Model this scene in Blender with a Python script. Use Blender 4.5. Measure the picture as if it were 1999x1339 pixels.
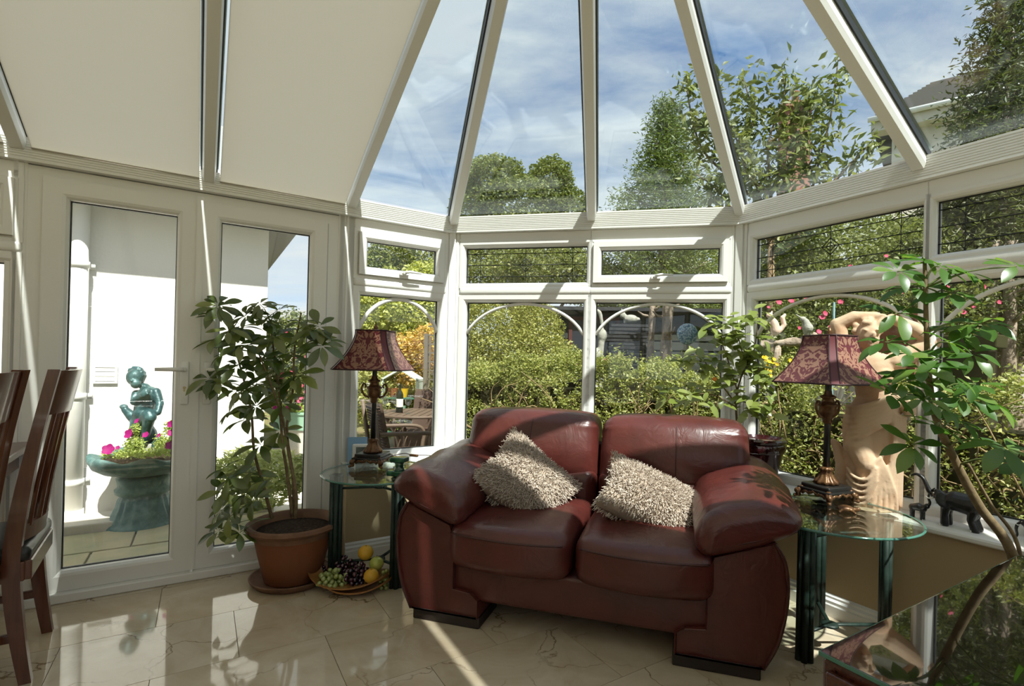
import bpy, bmesh, math, random
import numpy as np
from math import sin, cos, pi, radians, sqrt, tan, atan2
from mathutils import Vector, Matrix, Euler

SC = bpy.context.scene
COL = SC.collection
for o in list(bpy.data.objects):
    bpy.data.objects.remove(o)

# ---------------------------------------------------------------- camera
IW, IH = 1999, 1339
FPX, PITCH, ROLL = 1007.84, 0.0027456, 0.0244346
CX, CY, CAMZ = 49.95, 34.63, 1.2
_c, _s, _cp, _sp = cos(ROLL), sin(ROLL), cos(PITCH), sin(PITCH)
cam = bpy.data.cameras.new('camera')
cam.sensor_width = 36.0
cam.lens = FPX * 36.0 / IW
cam.shift_x = -CX / IW
cam.shift_y = CY / IW
cam.clip_start = 0.05
cam.clip_end = 400
camo = bpy.data.objects.new('camera', cam)
COL.objects.link(camo)
_r = Vector((_c, -_s * _sp, _s * _cp)); _u = Vector((-_s, -_c * _sp, _c * _cp)); _b = Vector((0, -_cp, -_sp))
camo.matrix_world = Matrix(((_r.x, _u.x, _b.x, 0), (_r.y, _u.y, _b.y, 0), (_r.z, _u.z, _b.z, CAMZ), (0, 0, 0, 1)))
SC.camera = camo

# ---------------------------------------------------------------- sky, sun, exposure
SUN_AZ = radians(27.0)      # light travels to (-sin, cos): the sun stands behind and right of the viewer
SUN_EL = radians(55.5)
SUN_STRENGTH = 5.2
SKY_STRENGTH = 0.85
EXPOSURE = 1.0
wd = bpy.data.worlds.new('sky'); SC.world = wd; wd.use_nodes = True
nt = wd.node_tree; nt.nodes.clear()
def wn(t, **k):
    n = nt.nodes.new(t)
    for a, v in k.items(): setattr(n, a, v)
    return n
tc = wn('ShaderNodeTexCoord'); sep = wn('ShaderNodeSeparateXYZ'); nt.links.new(tc.outputs['Generated'], sep.inputs[0])
zc = wn('ShaderNodeMath', operation='MAXIMUM'); nt.links.new(sep.outputs['Z'], zc.inputs[0]); zc.inputs[1].default_value = 0.0
za = wn('ShaderNodeMath', operation='ADD'); nt.links.new(zc.outputs[0], za.inputs[0]); za.inputs[1].default_value = 0.22
dx = wn('ShaderNodeMath', operation='DIVIDE'); nt.links.new(sep.outputs['X'], dx.inputs[0]); nt.links.new(za.outputs[0], dx.inputs[1])
dy = wn('ShaderNodeMath', operation='DIVIDE'); nt.links.new(sep.outputs['Y'], dy.inputs[0]); nt.links.new(za.outputs[0], dy.inputs[1])
cmb = wn('ShaderNodeCombineXYZ'); nt.links.new(dx.outputs[0], cmb.inputs[0]); nt.links.new(dy.outputs[0], cmb.inputs[1])
mp = wn('ShaderNodeMapping'); nt.links.new(cmb.outputs[0], mp.inputs[0])
mp.inputs['Location'].default_value = (7.3, 1.1, 0); mp.inputs['Rotation'].default_value = (0, 0, radians(-25)); mp.inputs['Scale'].default_value = (0.75, 1.7, 1)
n1 = wn('ShaderNodeTexNoise'); nt.links.new(mp.outputs[0], n1.inputs['Vector'])
n1.inputs['Scale'].default_value = 1.5; n1.inputs['Detail'].default_value = 9; n1.inputs['Roughness'].default_value = 0.62; n1.inputs['Distortion'].default_value = 0.25
n2 = wn('ShaderNodeTexNoise'); nt.links.new(mp.outputs[0], n2.inputs['Vector'])
n2.inputs['Scale'].default_value = 0.45; n2.inputs['Detail'].default_value = 2
ma = wn('ShaderNodeMath', operation='MULTIPLY_ADD'); nt.links.new(n2.outputs['Fac'], ma.inputs[0]); ma.inputs[1].default_value = 0.55; nt.links.new(n1.outputs['Fac'], ma.inputs[2])
cr = wn('ShaderNodeValToRGB'); nt.links.new(ma.outputs[0], cr.inputs[0])
cr.color_ramp.elements[0].position = 0.52; cr.color_ramp.elements[0].color = (0, 0, 0, 1)
cr.color_ramp.elements[1].position = 0.84; cr.color_ramp.elements[1].color = (1, 1, 1, 1)
hz = wn('ShaderNodeValToRGB'); nt.links.new(zc.outputs[0], hz.inputs[0])
hz.color_ramp.elements[0].position = 0.0; hz.color_ramp.elements[0].color = (0.50, 0.60, 0.70, 1)
hz.color_ramp.elements[1].position = 0.42; hz.color_ramp.elements[1].color = (0.075, 0.165, 0.34, 1)
mx = wn('ShaderNodeMixRGB'); nt.links.new(cr.outputs[0], mx.inputs[0]); nt.links.new(hz.outputs[0], mx.inputs[1]); mx.inputs[2].default_value = (0.50, 0.53, 0.55, 1)
bg = wn('ShaderNodeBackground'); nt.links.new(mx.outputs[0], bg.inputs[0]); bg.inputs[1].default_value = SKY_STRENGTH
wo = wn('ShaderNodeOutputWorld'); nt.links.new(bg.outputs[0], wo.inputs[0])
sun = bpy.data.lights.new('sun', 'SUN'); sun.energy = SUN_STRENGTH; sun.angle = radians(0.8); sun.color = (1.0, 0.955, 0.87)
suno = bpy.data.objects.new('sun', sun); COL.objects.link(suno); suno.location = (6, -9, 14)
_l = Vector((-sin(SUN_AZ) * cos(SUN_EL), cos(SUN_AZ) * cos(SUN_EL), -sin(SUN_EL)))
suno.rotation_euler = _l.to_track_quat('-Z', 'Y').to_euler()
SC.view_settings.view_transform = 'Standard'
SC.view_settings.look = 'None'
SC.view_settings.gamma = 1.0
SC.view_settings.use_curve_mapping = False
SC.view_settings.exposure = EXPOSURE
cy = SC.cycles
cy.use_denoising = True
cy.use_adaptive_sampling = True; cy.adaptive_threshold = 0.025; cy.adaptive_min_samples = 16
cy.max_bounces = 8; cy.diffuse_bounces = 4; cy.glossy_bounces = 4; cy.transmission_bounces = 4; cy.transparent_max_bounces = 28
cy.caustics_reflective = False; cy.caustics_refractive = False
cy.sample_clamp_indirect = 6.0

# ---------------------------------------------------------------- helpers
def ray(px, py):
    u = (px - IW / 2 - CX) / FPX; v = -(py - IH / 2 - CY) / FPX
    u, v = _c * u - _s * v, _s * u + _c * v
    return Vector((u, _cp - v * _sp, _sp + v * _cp))
def F(px, py, z=0.0):                 # the point at height z seen at a pixel
    d = ray(px, py); t = (z - CAMZ) / d.z
    return Vector((d.x * t, d.y * t, z))
def PT(px, py, Y):                    # the point at forward distance Y seen at a pixel
    d = ray(px, py); t = Y / d.y
    return Vector((d.x * t, Y, CAMZ + d.z * t))
def proj(p):                          # pixel at which a point is seen
    d = Vector(p) - Vector((0, 0, CAMZ)); u = d.dot(_r); v = d.dot(_u); w = -d.dot(_b)
    return (IW/2 + CX + FPX*u/w, IH/2 + CY - FPX*v/w)
RNG = random.Random(7)

class MB:
    def __init__(s): s.v = []; s.f = []
    def add(s, vs, fs, M=None):
        b = len(s.v)
        s.v.extend([tuple(M @ Vector(p)) for p in vs] if M is not None else [tuple(p) for p in vs])
        s.f.extend([tuple(i + b for i in f) for f in fs]); return s
    def box(s, x0, x1, y0, y1, z0, z1, M=None):
        return s.add([(x0,y0,z0),(x1,y0,z0),(x1,y1,z0),(x0,y1,z0),(x0,y0,z1),(x1,y0,z1),(x1,y1,z1),(x0,y1,z1)],
                     [(0,3,2,1),(4,5,6,7),(0,1,5,4),(1,2,6,5),(2,3,7,6),(3,0,4,7)], M)
    def rbox(s, c, h, r, seg=2, inner=1, fn=None, M=None):      # rounded box: centre, half sizes, radius
        def axis(hh):
            rr = min(r, hh * 0.999)
            a = [-hh + rr * (1 - tan(pi / 4 * (1 - i / seg))) for i in range(seg)] if seg > 0 else []
            core = [-(hh - rr) + 2 * (hh - rr) * i / inner for i in range(inner + 1)]
            return a + core + [-x for x in reversed(a)]
        ax = [axis(h[0]), axis(h[1]), axis(h[2])]
        idx = {}; vs = []; fs = []
        def vert(i, j, k):
            key = (i, j, k)
            if key not in idx:
                p = Vector((ax[0][i], ax[1][j], ax[2][k]))
                q = Vector([max(-(h[a] - min(r, h[a] * .999)), min(h[a] - min(r, h[a] * .999), p[a])) for a in range(3)])
                d = p - q
                if d.length > 1e-9: p = q + d.normalized() * min(r, min(h) * .999 if False else r)
                p = Vector([max(-h[a], min(h[a], p[a])) for a in range(3)])
                if fn: p = Vector(fn(p))
                idx[key] = len(vs); vs.append(p + Vector(c))
            return idx[key]
        n = [len(a) - 1 for a in ax]
        for i in range(n[0]):
            for j in range(n[1]):
                fs.append((vert(i,j,0), vert(i,j+1,0), vert(i+1,j+1,0), vert(i+1,j,0)))
                fs.append((vert(i,j,n[2]), vert(i+1,j,n[2]), vert(i+1,j+1,n[2]), vert(i,j+1,n[2])))
        for i in range(n[0]):
            for k in range(n[2]):
                fs.append((vert(i,0,k), vert(i+1,0,k), vert(i+1,0,k+1), vert(i,0,k+1)))
                fs.append((vert(i,n[1],k), vert(i,n[1],k+1), vert(i+1,n[1],k+1), vert(i+1,n[1],k)))
        for j in range(n[1]):
            for k in range(n[2]):
                fs.append((vert(0,j,k), vert(0,j,k+1), vert(0,j+1,k+1), vert(0,j+1,k)))
                fs.append((vert(n[0],j,k), vert(n[0],j+1,k), vert(n[0],j+1,k+1), vert(n[0],j,k+1)))
        return s.add(vs, fs, M)
    def lathe(s, prof, seg=24, c=(0,0,0), M=None, fn=None):     # profile of (radius, z), closed at the axis ends
        vs = []; fs = []
        for (r, z) in prof:
            for k in range(seg):
                a = 2 * pi * k / seg
                rr = fn(r, z, a) if fn else r
                if isinstance(rr, tuple): rr, zz = rr
                else: zz = z
                vs.append((c[0] + rr * cos(a), c[1] + rr * sin(a), c[2] + zz))
        for i in range(len(prof) - 1):
            for k in range(seg):
                fs.append((i*seg+k, i*seg+(k+1)%seg, (i+1)*seg+(k+1)%seg, (i+1)*seg+k))
        fs.append(tuple(reversed(range(seg)))); m = (len(prof)-1)*seg; fs.append(tuple(range(m, m+seg)))
        return s.add(vs, fs, M)
    def tube(s, pts, rad, seg=8, cap=True, flat=1.0, M=None):
        pts = [Vector(p) for p in pts]; n = len(pts)
        if not hasattr(rad, '__len__'): rad = [rad] * n
        vs = []; fs = []; up = None
        for i, p in enumerate(pts):
            t = (pts[min(i+1, n-1)] - pts[max(i-1, 0)])
            t = t.normalized() if t.length > 1e-9 else Vector((0,0,1))
            if up is None: up = Vector((0,0,1)) if abs(t.z) < .9 else Vector((0,1,0))
            sd = t.cross(up)
            sd = sd.normalized() if sd.length > 1e-6 else t.orthogonal().normalized()
            up = sd.cross(t).normalized()
            for k in range(seg):
                a = 2 * pi * k / seg
                vs.append(p + sd * cos(a) * rad[i] + up * sin(a) * rad[i] * flat)
        for i in range(n - 1):
            for k in range(seg):
                fs.append((i*seg+k, i*seg+(k+1)%seg, (i+1)*seg+(k+1)%seg, (i+1)*seg+k))
        if cap:
            fs.append(tuple(reversed(range(seg)))); fs.append(tuple(range((n-1)*seg, n*seg)))
        return s.add(vs, fs, M)
    def ell(s, c, r, R=None, u=14, v=9, M=None):
        vs = [(0,0,-1)]
        for j in range(1, v):
            t = -pi/2 + pi*j/v
            for k in range(u): vs.append((cos(t)*cos(2*pi*k/u), cos(t)*sin(2*pi*k/u), sin(t)))
        vs.append((0,0,1)); fs = []
        for k in range(u): fs.append((0, 1+(k+1)%u, 1+k))
        for j in range(v-2):
            for k in range(u): a = 1+j*u; fs.append((a+k, a+(k+1)%u, a+u+(k+1)%u, a+u+k))
        a = 1+(v-2)*u; e = len(vs)-1
        for k in range(u): fs.append((a+k, a+(k+1)%u, e))
        T = Matrix.Translation(Vector(c)) @ ((R.to_matrix().to_4x4()) if R is not None else Matrix()) @ Matrix.Diagonal((r[0], r[1], r[2], 1)) if hasattr(r, '__len__') else Matrix.Translation(Vector(c)) @ Matrix.Diagonal((r, r, r, 1))
        return s.add([T @ Vector(p) for p in vs], fs, M)
    def limb(s, pts, rad, seg=10, M=None):                      # tapered limb with round ends
        pts = [Vector(p) for p in pts]
        s.tube(pts, rad, seg, True, 1.0, M)
        if not hasattr(rad, '__len__'): rad = [rad] * len(pts)
        for p, r in zip(pts, rad): s.ell(p, (r, r, r), None, seg, 6, M)
        return s
    def prism(s, poly, fa, fb, M=None):                         # polygon and two maps from its points to 3-D
        n = len(poly)
        vs = [fa(p) for p in poly] + [fb(p) for p in poly]
        fs = [tuple(reversed(range(n))), tuple(range(n, 2*n))] + [(i, (i+1)%n, n+(i+1)%n, n+i) for i in range(n)]
        return s.add(vs, fs, M)
    def ringframe(s, prof, x0, x1, z0, z1):                     # closed profile of (inset, y) swept round a rectangle, mitred
        n = len(prof); vs = []; fs = []
        for d, y in prof: vs += [(x0+d,y,z0+d),(x1-d,y,z0+d),(x1-d,y,z1-d),(x0+d,y,z1-d)]
        for i in range(n):
            j = (i+1) % n
            for k in range(4): fs.append((i*4+k, i*4+(k+1)%4, j*4+(k+1)%4, j*4+k))
        return s.add(vs, fs)
    def mesh(s, name, smooth=False):
        me = bpy.data.meshes.new(name); me.from_pydata(s.v, [], s.f); me.update()
        bm = bmesh.new(); bm.from_mesh(me); bmesh.ops.recalc_face_normals(bm, faces=bm.faces); bm.to_mesh(me); bm.free()
        if smooth:
            me.polygons.foreach_set('use_smooth', [True] * len(me.polygons))
            if smooth is not True: me.set_sharp_from_angle(angle=radians(smooth))
        return me

def link(name, data, parent=None, mat=None):
    o = bpy.data.objects.new(name, data); COL.objects.link(o)
    if mat is not None: data.materials.append(mat)
    if parent is not None: o.parent = parent
    return o
def obj(name, mb, mat, parent=None, smooth=40):
    me = mb.mesh(name, smooth) if isinstance(mb, MB) else mb
    return link(name, me, parent, mat)
def inst(name, me, parent, M):
    o = bpy.data.objects.new(name, me); COL.objects.link(o); o.parent = parent; o.matrix_local = M
    return o
def tag(o, label, cat, group=None):
    o['label'] = label; o['category'] = cat
    if group: o['group'] = group
    return o
def thing(name, label, cat, loc=(0,0,0), rz=0.0, group=None):
    o = bpy.data.objects.new(name, None); COL.objects.link(o); o.empty_display_size = .1
    o.location = loc; o.rotation_euler = (0, 0, rz)
    return tag(o, label, cat, group)
def struct(name, loc=(0,0,0), rz=0.0, label=None):
    o = bpy.data.objects.new(name, None); COL.objects.link(o); o.empty_display_size = .1
    o.location = loc; o.rotation_euler = (0, 0, rz); o['kind'] = 'structure'
    if label: o['label'] = label
    return o
def smesh(name, mb, mat, label=None, smooth=40):
    o = obj(name, mb, mat, None, smooth); o['kind'] = 'structure'
    if label: o['label'] = label
    return o
def sculpt(name, mb, mat, parent, voxel=.006, smooth=4):        # closed pieces melted into one continuous surface
    me = mb.mesh(name); o = link(name, me, parent, mat)
    m = o.modifiers.new('r', 'REMESH'); m.mode = 'VOXEL'; m.voxel_size = voxel
    if smooth:
        k = o.modifiers.new('s', 'SMOOTH'); k.factor = .5; k.iterations = smooth
    bpy.context.view_layer.update()
    dg = bpy.context.evaluated_depsgraph_get()
    nm = bpy.data.meshes.new_from_object(o.evaluated_get(dg))
    o.modifiers.clear(); o.data = nm
    if not nm.materials: nm.materials.append(mat)
    nm.polygons.foreach_set('use_smooth', [True] * len(nm.polygons))
    bpy.data.meshes.remove(me)
    return o
def fastmesh(name, V, T):                                       # numpy vertices (n,3) and polygons (m,k)
    me = bpy.data.meshes.new(name); n = len(V); m, k = T.shape
    me.vertices.add(n); me.vertices.foreach_set('co', np.ascontiguousarray(V, dtype=np.float32).ravel())
    me.loops.add(m * k); me.loops.foreach_set('vertex_index', np.ascontiguousarray(T, dtype=np.int32).ravel())
    me.polygons.add(m); me.polygons.foreach_set('loop_start', np.arange(0, m * k, k, dtype=np.int32))
    try: me.polygons.foreach_set('loop_total', np.full(m, k, dtype=np.int32))
    except Exception: pass
    me.update(calc_edges=True); me.validate(); return me
def bez(pts, n=24):                                             # Catmull-Rom through points
    pts = [Vector(p) for p in pts]; P = [pts[0]*2-pts[1]] + pts + [pts[-1]*2-pts[-2]]; out = []
    seg = len(pts) - 1
    for i in range(n + 1):
        t = i / n * seg; k = min(int(t), seg - 1); u = t - k
        a, b, c, d = P[k:k+4]
        out.append(0.5 * ((2*b) + (c-a)*u + (2*a-5*b+4*c-d)*u*u + (3*b-a-3*c+d)*u**3))
    return out

# ---------------------------------------------------------------- materials
def mat(name, col, rough=.5, spec=.5, metal=0.0, bump=None, var=None, coat=0.0, sheen=0.0, alpha=None):
    m = bpy.data.materials.new(name); m.use_nodes = True; t = m.node_tree; b = t.nodes['Principled BSDF']
    b.inputs['Base Color'].default_value = (*col, 1); b.inputs['Roughness'].default_value = rough
    b.inputs['Specular IOR Level'].default_value = spec; b.inputs['Metallic'].default_value = metal
    b.inputs['Coat Weight'].default_value = coat; b.inputs['Coat Roughness'].default_value = .06
    if sheen: b.inputs['Sheen Weight'].default_value = sheen
    tc = t.nodes.new('ShaderNodeTexCoord')
    if var:                           # (second colour, noise scale, low, high[, stretch])
        n = t.nodes.new('ShaderNodeTexNoise'); n.inputs['Scale'].default_value = var[1]; n.inputs['Detail'].default_value = 7; n.inputs['Roughness'].default_value = .6
        if len(var) > 4:
            mp = t.nodes.new('ShaderNodeMapping'); mp.inputs['Scale'].default_value = var[4]; t.links.new(tc.outputs['Object'], mp.inputs[0]); t.links.new(mp.outputs[0], n.inputs['Vector'])
        else: t.links.new(tc.outputs['Object'], n.inputs['Vector'])
        r = t.nodes.new('ShaderNodeValToRGB'); r.color_ramp.elements[0].position = var[2]; r.color_ramp.elements[1].position = var[3]
        r.color_ramp.elements[0].color = (*col, 1); r.color_ramp.elements[1].color = (*var[0], 1)
        t.links.new(n.outputs['Fac'], r.inputs[0]); t.links.new(r.outputs[0], b.inputs['Base Color'])
    if bump:                          # (scale, strength, distance)
        n = t.nodes.new('ShaderNodeTexNoise'); n.inputs['Scale'].default_value = bump[0]; n.inputs['Detail'].default_value = 5
        t.links.new(tc.outputs['Object'], n.inputs['Vector'])
        p = t.nodes.new('ShaderNodeBump'); p.inputs['Strength'].default_value = bump[1]; p.inputs['Distance'].default_value = bump[2]
        t.links.new(n.outputs['Fac'], p.inputs['Height']); t.links.new(p.outputs[0], b.inputs['Normal'])
    return m
def glassmat(name, tint=(.97,.985,.975), refl=1.0, f0=.03):
    m = bpy.data.materials.new(name); m.use_nodes = True; t = m.node_tree; t.nodes.clear()
    tr = t.nodes.new('ShaderNodeBsdfTransparent'); tr.inputs[0].default_value = (*tint, 1)
    gl = t.nodes.new('ShaderNodeBsdfGlossy'); gl.inputs['Roughness'].default_value = 0.0; gl.inputs[0].default_value = (refl, refl, refl, 1)
    lw = t.nodes.new('ShaderNodeLayerWeight'); lw.inputs[0].default_value = .5
    pw = t.nodes.new('ShaderNodeMath'); pw.operation = 'POWER'; t.links.new(lw.outputs['Facing'], pw.inputs[0]); pw.inputs[1].default_value = 5.0
    fr = t.nodes.new('ShaderNodeMath'); fr.operation = 'MULTIPLY_ADD'; t.links.new(pw.outputs[0], fr.inputs[0]); fr.inputs[1].default_value = .85; fr.inputs[2].default_value = f0
    mx = t.nodes.new('ShaderNodeMixShader'); o = t.nodes.new('ShaderNodeOutputMaterial')
    t.links.new(fr.outputs[0], mx.inputs[0]); t.links.new(tr.outputs[0], mx.inputs[1]); t.links.new(gl.outputs[0], mx.inputs[2]); t.links.new(mx.outputs[0], o.inputs[0])
    return m
def leafmat(name, cols, trans=.35, rough=.45, gloss=.08, obj_random=False):
    m = bpy.data.materials.new(name); m.use_nodes = True; t = m.node_tree; t.nodes.clear()
    if obj_random: g = t.nodes.new('ShaderNodeObjectInfo'); src = g.outputs['Random']
    else: g = t.nodes.new('ShaderNodeNewGeometry'); src = g.outputs['Random Per Island']
    r = t.nodes.new('ShaderNodeValToRGB'); e = r.color_ramp.elements
    while len(e) < len(cols): e.new(.5)
    for i, c in enumerate(cols): e[i].position = i / max(1, len(cols) - 1); e[i].color = (*c, 1)
    t.links.new(src, r.inputs[0])
    d = t.nodes.new('ShaderNodeBsdfDiffuse'); tl = t.nodes.new('ShaderNodeBsdfTranslucent'); gl = t.nodes.new('ShaderNodeBsdfGlossy'); gl.inputs['Roughness'].default_value = rough
    hs = t.nodes.new('ShaderNodeHueSaturation'); hs.inputs['Value'].default_value = 1.5; hs.inputs['Saturation'].default_value = 1.1
    t.links.new(r.outputs[0], hs.inputs['Color']); t.links.new(r.outputs[0], d.inputs[0]); t.links.new(hs.outputs[0], tl.inputs[0])
    a = t.nodes.new('ShaderNodeMixShader'); a.inputs[0].default_value = trans; t.links.new(d.outputs[0], a.inputs[1]); t.links.new(tl.outputs[0], a.inputs[2])
    b = t.nodes.new('ShaderNodeMixShader'); b.inputs[0].default_value = gloss; t.links.new(a.outputs[0], b.inputs[1]); t.links.new(gl.outputs[0], b.inputs[2])
    o = t.nodes.new('ShaderNodeOutputMaterial'); t.links.new(b.outputs[0], o.inputs[0])
    return m

M = {}
M['pvc'] = mat('white_pvc', (.78,.77,.73), .32, .5)
M['gasket'] = mat('black_gasket', (.015,.017,.018), .5)
M['glass'] = glassmat('window_glass')
M['roofglass'] = glassmat('roof_glass', (.87,.915,.925))
M['handle'] = mat('handle_white', (.82,.81,.78), .3)
M['brass'] = mat('lock_brass', (.45,.36,.2), .35, metal=.8)
M['plaster'] = mat('beige_plaster', (.47,.36,.22), .85, .2, bump=(60,.15,.002))
M['cream'] = mat('cream_plaster', (.72,.66,.54), .85, .2, bump=(60,.1,.002))
M['board'] = mat('white_window_board', (.80,.79,.76), .22, .5)
M['dark'] = mat('dark_void', (.012,.011,.010), .8)
M['render'] = mat('white_render', (.80,.79,.76), .9, .2, bump=(45,.5,.006))
M['soffit'] = mat('white_soffit', (.78,.78,.75), .5)
M['lead'] = mat('lead_came', (.02,.02,.022), .45, metal=.3)
M['grout'] = mat('grout', (.46,.40,.31), .9)
def blindmat():
    m = bpy.data.materials.new('blind_fabric'); m.use_nodes = True; t = m.node_tree; t.nodes.clear()
    tc = t.nodes.new('ShaderNodeTexCoord'); n = t.nodes.new('ShaderNodeTexNoise'); n.inputs['Scale'].default_value = 5; n.inputs['Detail'].default_value = 6
    t.links.new(tc.outputs['Object'], n.inputs['Vector'])
    r = t.nodes.new('ShaderNodeValToRGB'); r.color_ramp.elements[0].color = (.64,.60,.52,1); r.color_ramp.elements[1].color = (.70,.655,.57,1)
    t.links.new(n.outputs['Fac'], r.inputs[0])
    d = t.nodes.new('ShaderNodeBsdfDiffuse'); tl = t.nodes.new('ShaderNodeBsdfTranslucent'); tl.inputs[0].default_value = (.70,.665,.60,1)
    t.links.new(r.outputs[0], d.inputs[0])
    x = t.nodes.new('ShaderNodeMixShader'); x.inputs[0].default_value = .62; o = t.nodes.new('ShaderNodeOutputMaterial')
    t.links.new(d.outputs[0], x.inputs[1]); t.links.new(tl.outputs[0], x.inputs[2]); t.links.new(x.outputs[0], o.inputs[0])
    return m
M['blind'] = blindmat()
def marble():
    m = bpy.data.materials.new('marble_tile'); m.use_nodes = True; t = m.node_tree; b = t.nodes['Principled BSDF']; L = t.links.new
    tc = t.nodes.new('ShaderNodeTexCoord'); oi = t.nodes.new('ShaderNodeObjectInfo')
    sc = t.nodes.new('ShaderNodeVectorMath'); sc.operation = 'SCALE'; sc.inputs[0].default_value = (31, 17, 9); L(oi.outputs['Random'], sc.inputs['Scale'])
    ad = t.nodes.new('ShaderNodeVectorMath'); ad.operation = 'ADD'; L(tc.outputs['Object'], ad.inputs[0]); L(sc.outputs[0], ad.inputs[1])
    n = t.nodes.new('ShaderNodeTexNoise'); n.inputs['Scale'].default_value = 3.2; n.inputs['Detail'].default_value = 9; n.inputs['Roughness'].default_value = .62; n.inputs['Distortion'].default_value = .8; L(ad.outputs[0], n.inputs['Vector'])
    base = t.nodes.new('ShaderNodeValToRGB'); base.color_ramp.elements[0].position = .3; base.color_ramp.elements[0].color = (.45,.355,.235,1); base.color_ramp.elements[1].position = .7; base.color_ramp.elements[1].color = (.61,.53,.41,1); L(n.outputs['Fac'], base.inputs[0])
    tone = t.nodes.new('ShaderNodeValToRGB'); tone.color_ramp.elements[0].color = (1,.9,.72,1); tone.color_ramp.elements[1].color = (1,1,1,1); tone.color_ramp.elements[1].position = .35; L(oi.outputs['Random'], tone.inputs[0])
    mu = t.nodes.new('ShaderNodeMixRGB'); mu.blend_type = 'MULTIPLY'; mu.inputs[0].default_value = 1; L(base.outputs[0], mu.inputs[1]); L(tone.outputs[0], mu.inputs[2])
    # thin brown veins: edges of distorted cells, broken up by a second noise
    nd = t.nodes.new('ShaderNodeTexNoise'); nd.inputs['Scale'].default_value = 6; nd.inputs['Detail'].default_value = 6; L(ad.outputs[0], nd.inputs['Vector'])
    s2 = t.nodes.new('ShaderNodeVectorMath'); s2.operation = 'SCALE'; L(nd.outputs['Color'], s2.inputs[0]); s2.inputs['Scale'].default_value = .22
    a2 = t.nodes.new('ShaderNodeVectorMath'); a2.operation = 'ADD'; L(ad.outputs[0], a2.inputs[0]); L(s2.outputs[0], a2.inputs[1])
    vo = t.nodes.new('ShaderNodeTexVoronoi'); vo.feature = 'DISTANCE_TO_EDGE'; vo.inputs['Scale'].default_value = 2.6; L(a2.outputs[0], vo.inputs['Vector'])
    vr = t.nodes.new('ShaderNodeValToRGB'); vr.color_ramp.elements[0].color = (1,1,1,1); vr.color_ramp.elements[1].color = (0,0,0,1); vr.color_ramp.elements[1].position = .011; L(vo.outputs['Distance'], vr.inputs[0])
    nb = t.nodes.new('ShaderNodeTexNoise'); nb.inputs['Scale'].default_value = 2.3; nb.inputs['Detail'].default_value = 3; L(ad.outputs[0], nb.inputs['Vector'])
    br = t.nodes.new('ShaderNodeValToRGB'); br.color_ramp.elements[0].position = .46; br.color_ramp.elements[1].position = .60; L(nb.outputs['Fac'], br.inputs[0])
    vm = t.nodes.new('ShaderNodeMath'); vm.operation = 'MULTIPLY'; L(vr.outputs[0], vm.inputs[0]); L(br.outputs[0], vm.inputs[1])
    fin = t.nodes.new('ShaderNodeMixRGB'); L(vm.outputs[0], fin.inputs[0]); L(mu.outputs[0], fin.inputs[1]); fin.inputs[2].default_value = (.17,.105,.05,1)
    L(fin.outputs[0], b.inputs['Base Color']); b.inputs['Roughness'].default_value = .07; b.inputs['Specular IOR Level'].default_value = .62
    b.inputs['Coat Weight'].default_value = .35; b.inputs['Coat Roughness'].default_value = .03
    return m
M['marble'] = marble()
# ---------------------------------------------------------------- the conservatory shell
P1 = Vector((-0.605, 3.556, 0)); AA = radians(32.98)
def dirv(a): return Vector((cos(a), sin(a), 0))
LC, LD = 1.87, 1.90
AC, AD, AC2, AA2 = AA - pi/4, AA - pi/2, AA - 3*pi/4, AA - pi
dA = dirv(AA); nA = Vector((dA.y, -dA.x, 0))       # nA points into the room
P2 = P1 + dirv(AC) * LC; P3 = P2 + dirv(AD) * LD; P4 = P3 + dirv(AC2) * LC
LA = 5.2
P0 = P1 - dA * LA; P5 = P4 - dA * LA
HALF = (LC * sin(pi/4) * 2 + LD) / 2
ZB0, ZB1, ZR = 2.07, 2.177, 3.11
RT = P1 + dA * -.68 + nA * HALF; RT.z = ZR            # ridge end where the rafters meet
RB = RT - dA * (LA - .68)
WALLS = {'A': (P1, AA), 'C': (P1, AC), 'D': (P2, AD), 'C2': (P3, AC2), 'A2': (P4, AA2)}
def W(w, x, y, z):                                    # wall coordinates: along, outward, up
    P, a = WALLS[w]; d = dirv(a)
    return Vector((P.x + d.x*x - d.y*y, P.y + d.y*x + d.x*y, z))
T22 = tan(pi/8)

# floor: marble tiles, each its own piece, over a bedding slab
room = [W('A', -LA, .10, 0), W('A', .04, .10, 0), W('C', LC/2, .09, 0), W('D', -.04, .10, 0), W('D', LD+.04, .10, 0), W('C2', LC+.04, .10, 0), W('A2', LA, .10, 0)]
room = [W('A', -LA, .10, 0), W('A', .10*T22, .10, 0), W('D', -.10*T22, .10, 0), W('D', LD+.10*T22, .10, 0), W('A2', -.10*T22, .10, 0), W('A2', LA, .10, 0)]
fl = smesh('floor', MB().prism(room, lambda p: (p.x, p.y, -.14), lambda p: (p.x, p.y, -.006)), M['grout'], 'polished cream marble tile floor with brown veins', smooth=False)
def clip(poly, a, b):                                 # keep what lies right of a->b (inside the room)
    out = []; n = len(poly); side = lambda p: (b.x-a.x)*(p.y-a.y) - (b.y-a.y)*(p.x-a.x)
    for i in range(n):
        p, q = poly[i], poly[(i+1) % n]; sp, sq = side(p), side(q)
        if sp <= 0: out.append(p)
        if (sp < 0 < sq) or (sq < 0 < sp):
            out.append(p + (q - p) * (sp / (sp - sq)))
    return out
inner = [W('A', -LA, .03, 0), W('A', .03*T22, .03, 0), W('D', -.03*T22, .03, 0), W('D', LD+.03*T22, .03, 0), W('A2', -.03*T22, .03, 0), W('A2', LA, .03, 0)]
TL, TW, GAP = .605, .44, .0013
offs = {0: -.97, 1: -1.28, 2: -.96, 3: -.653, 4: -.98, 5: -.68}
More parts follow.
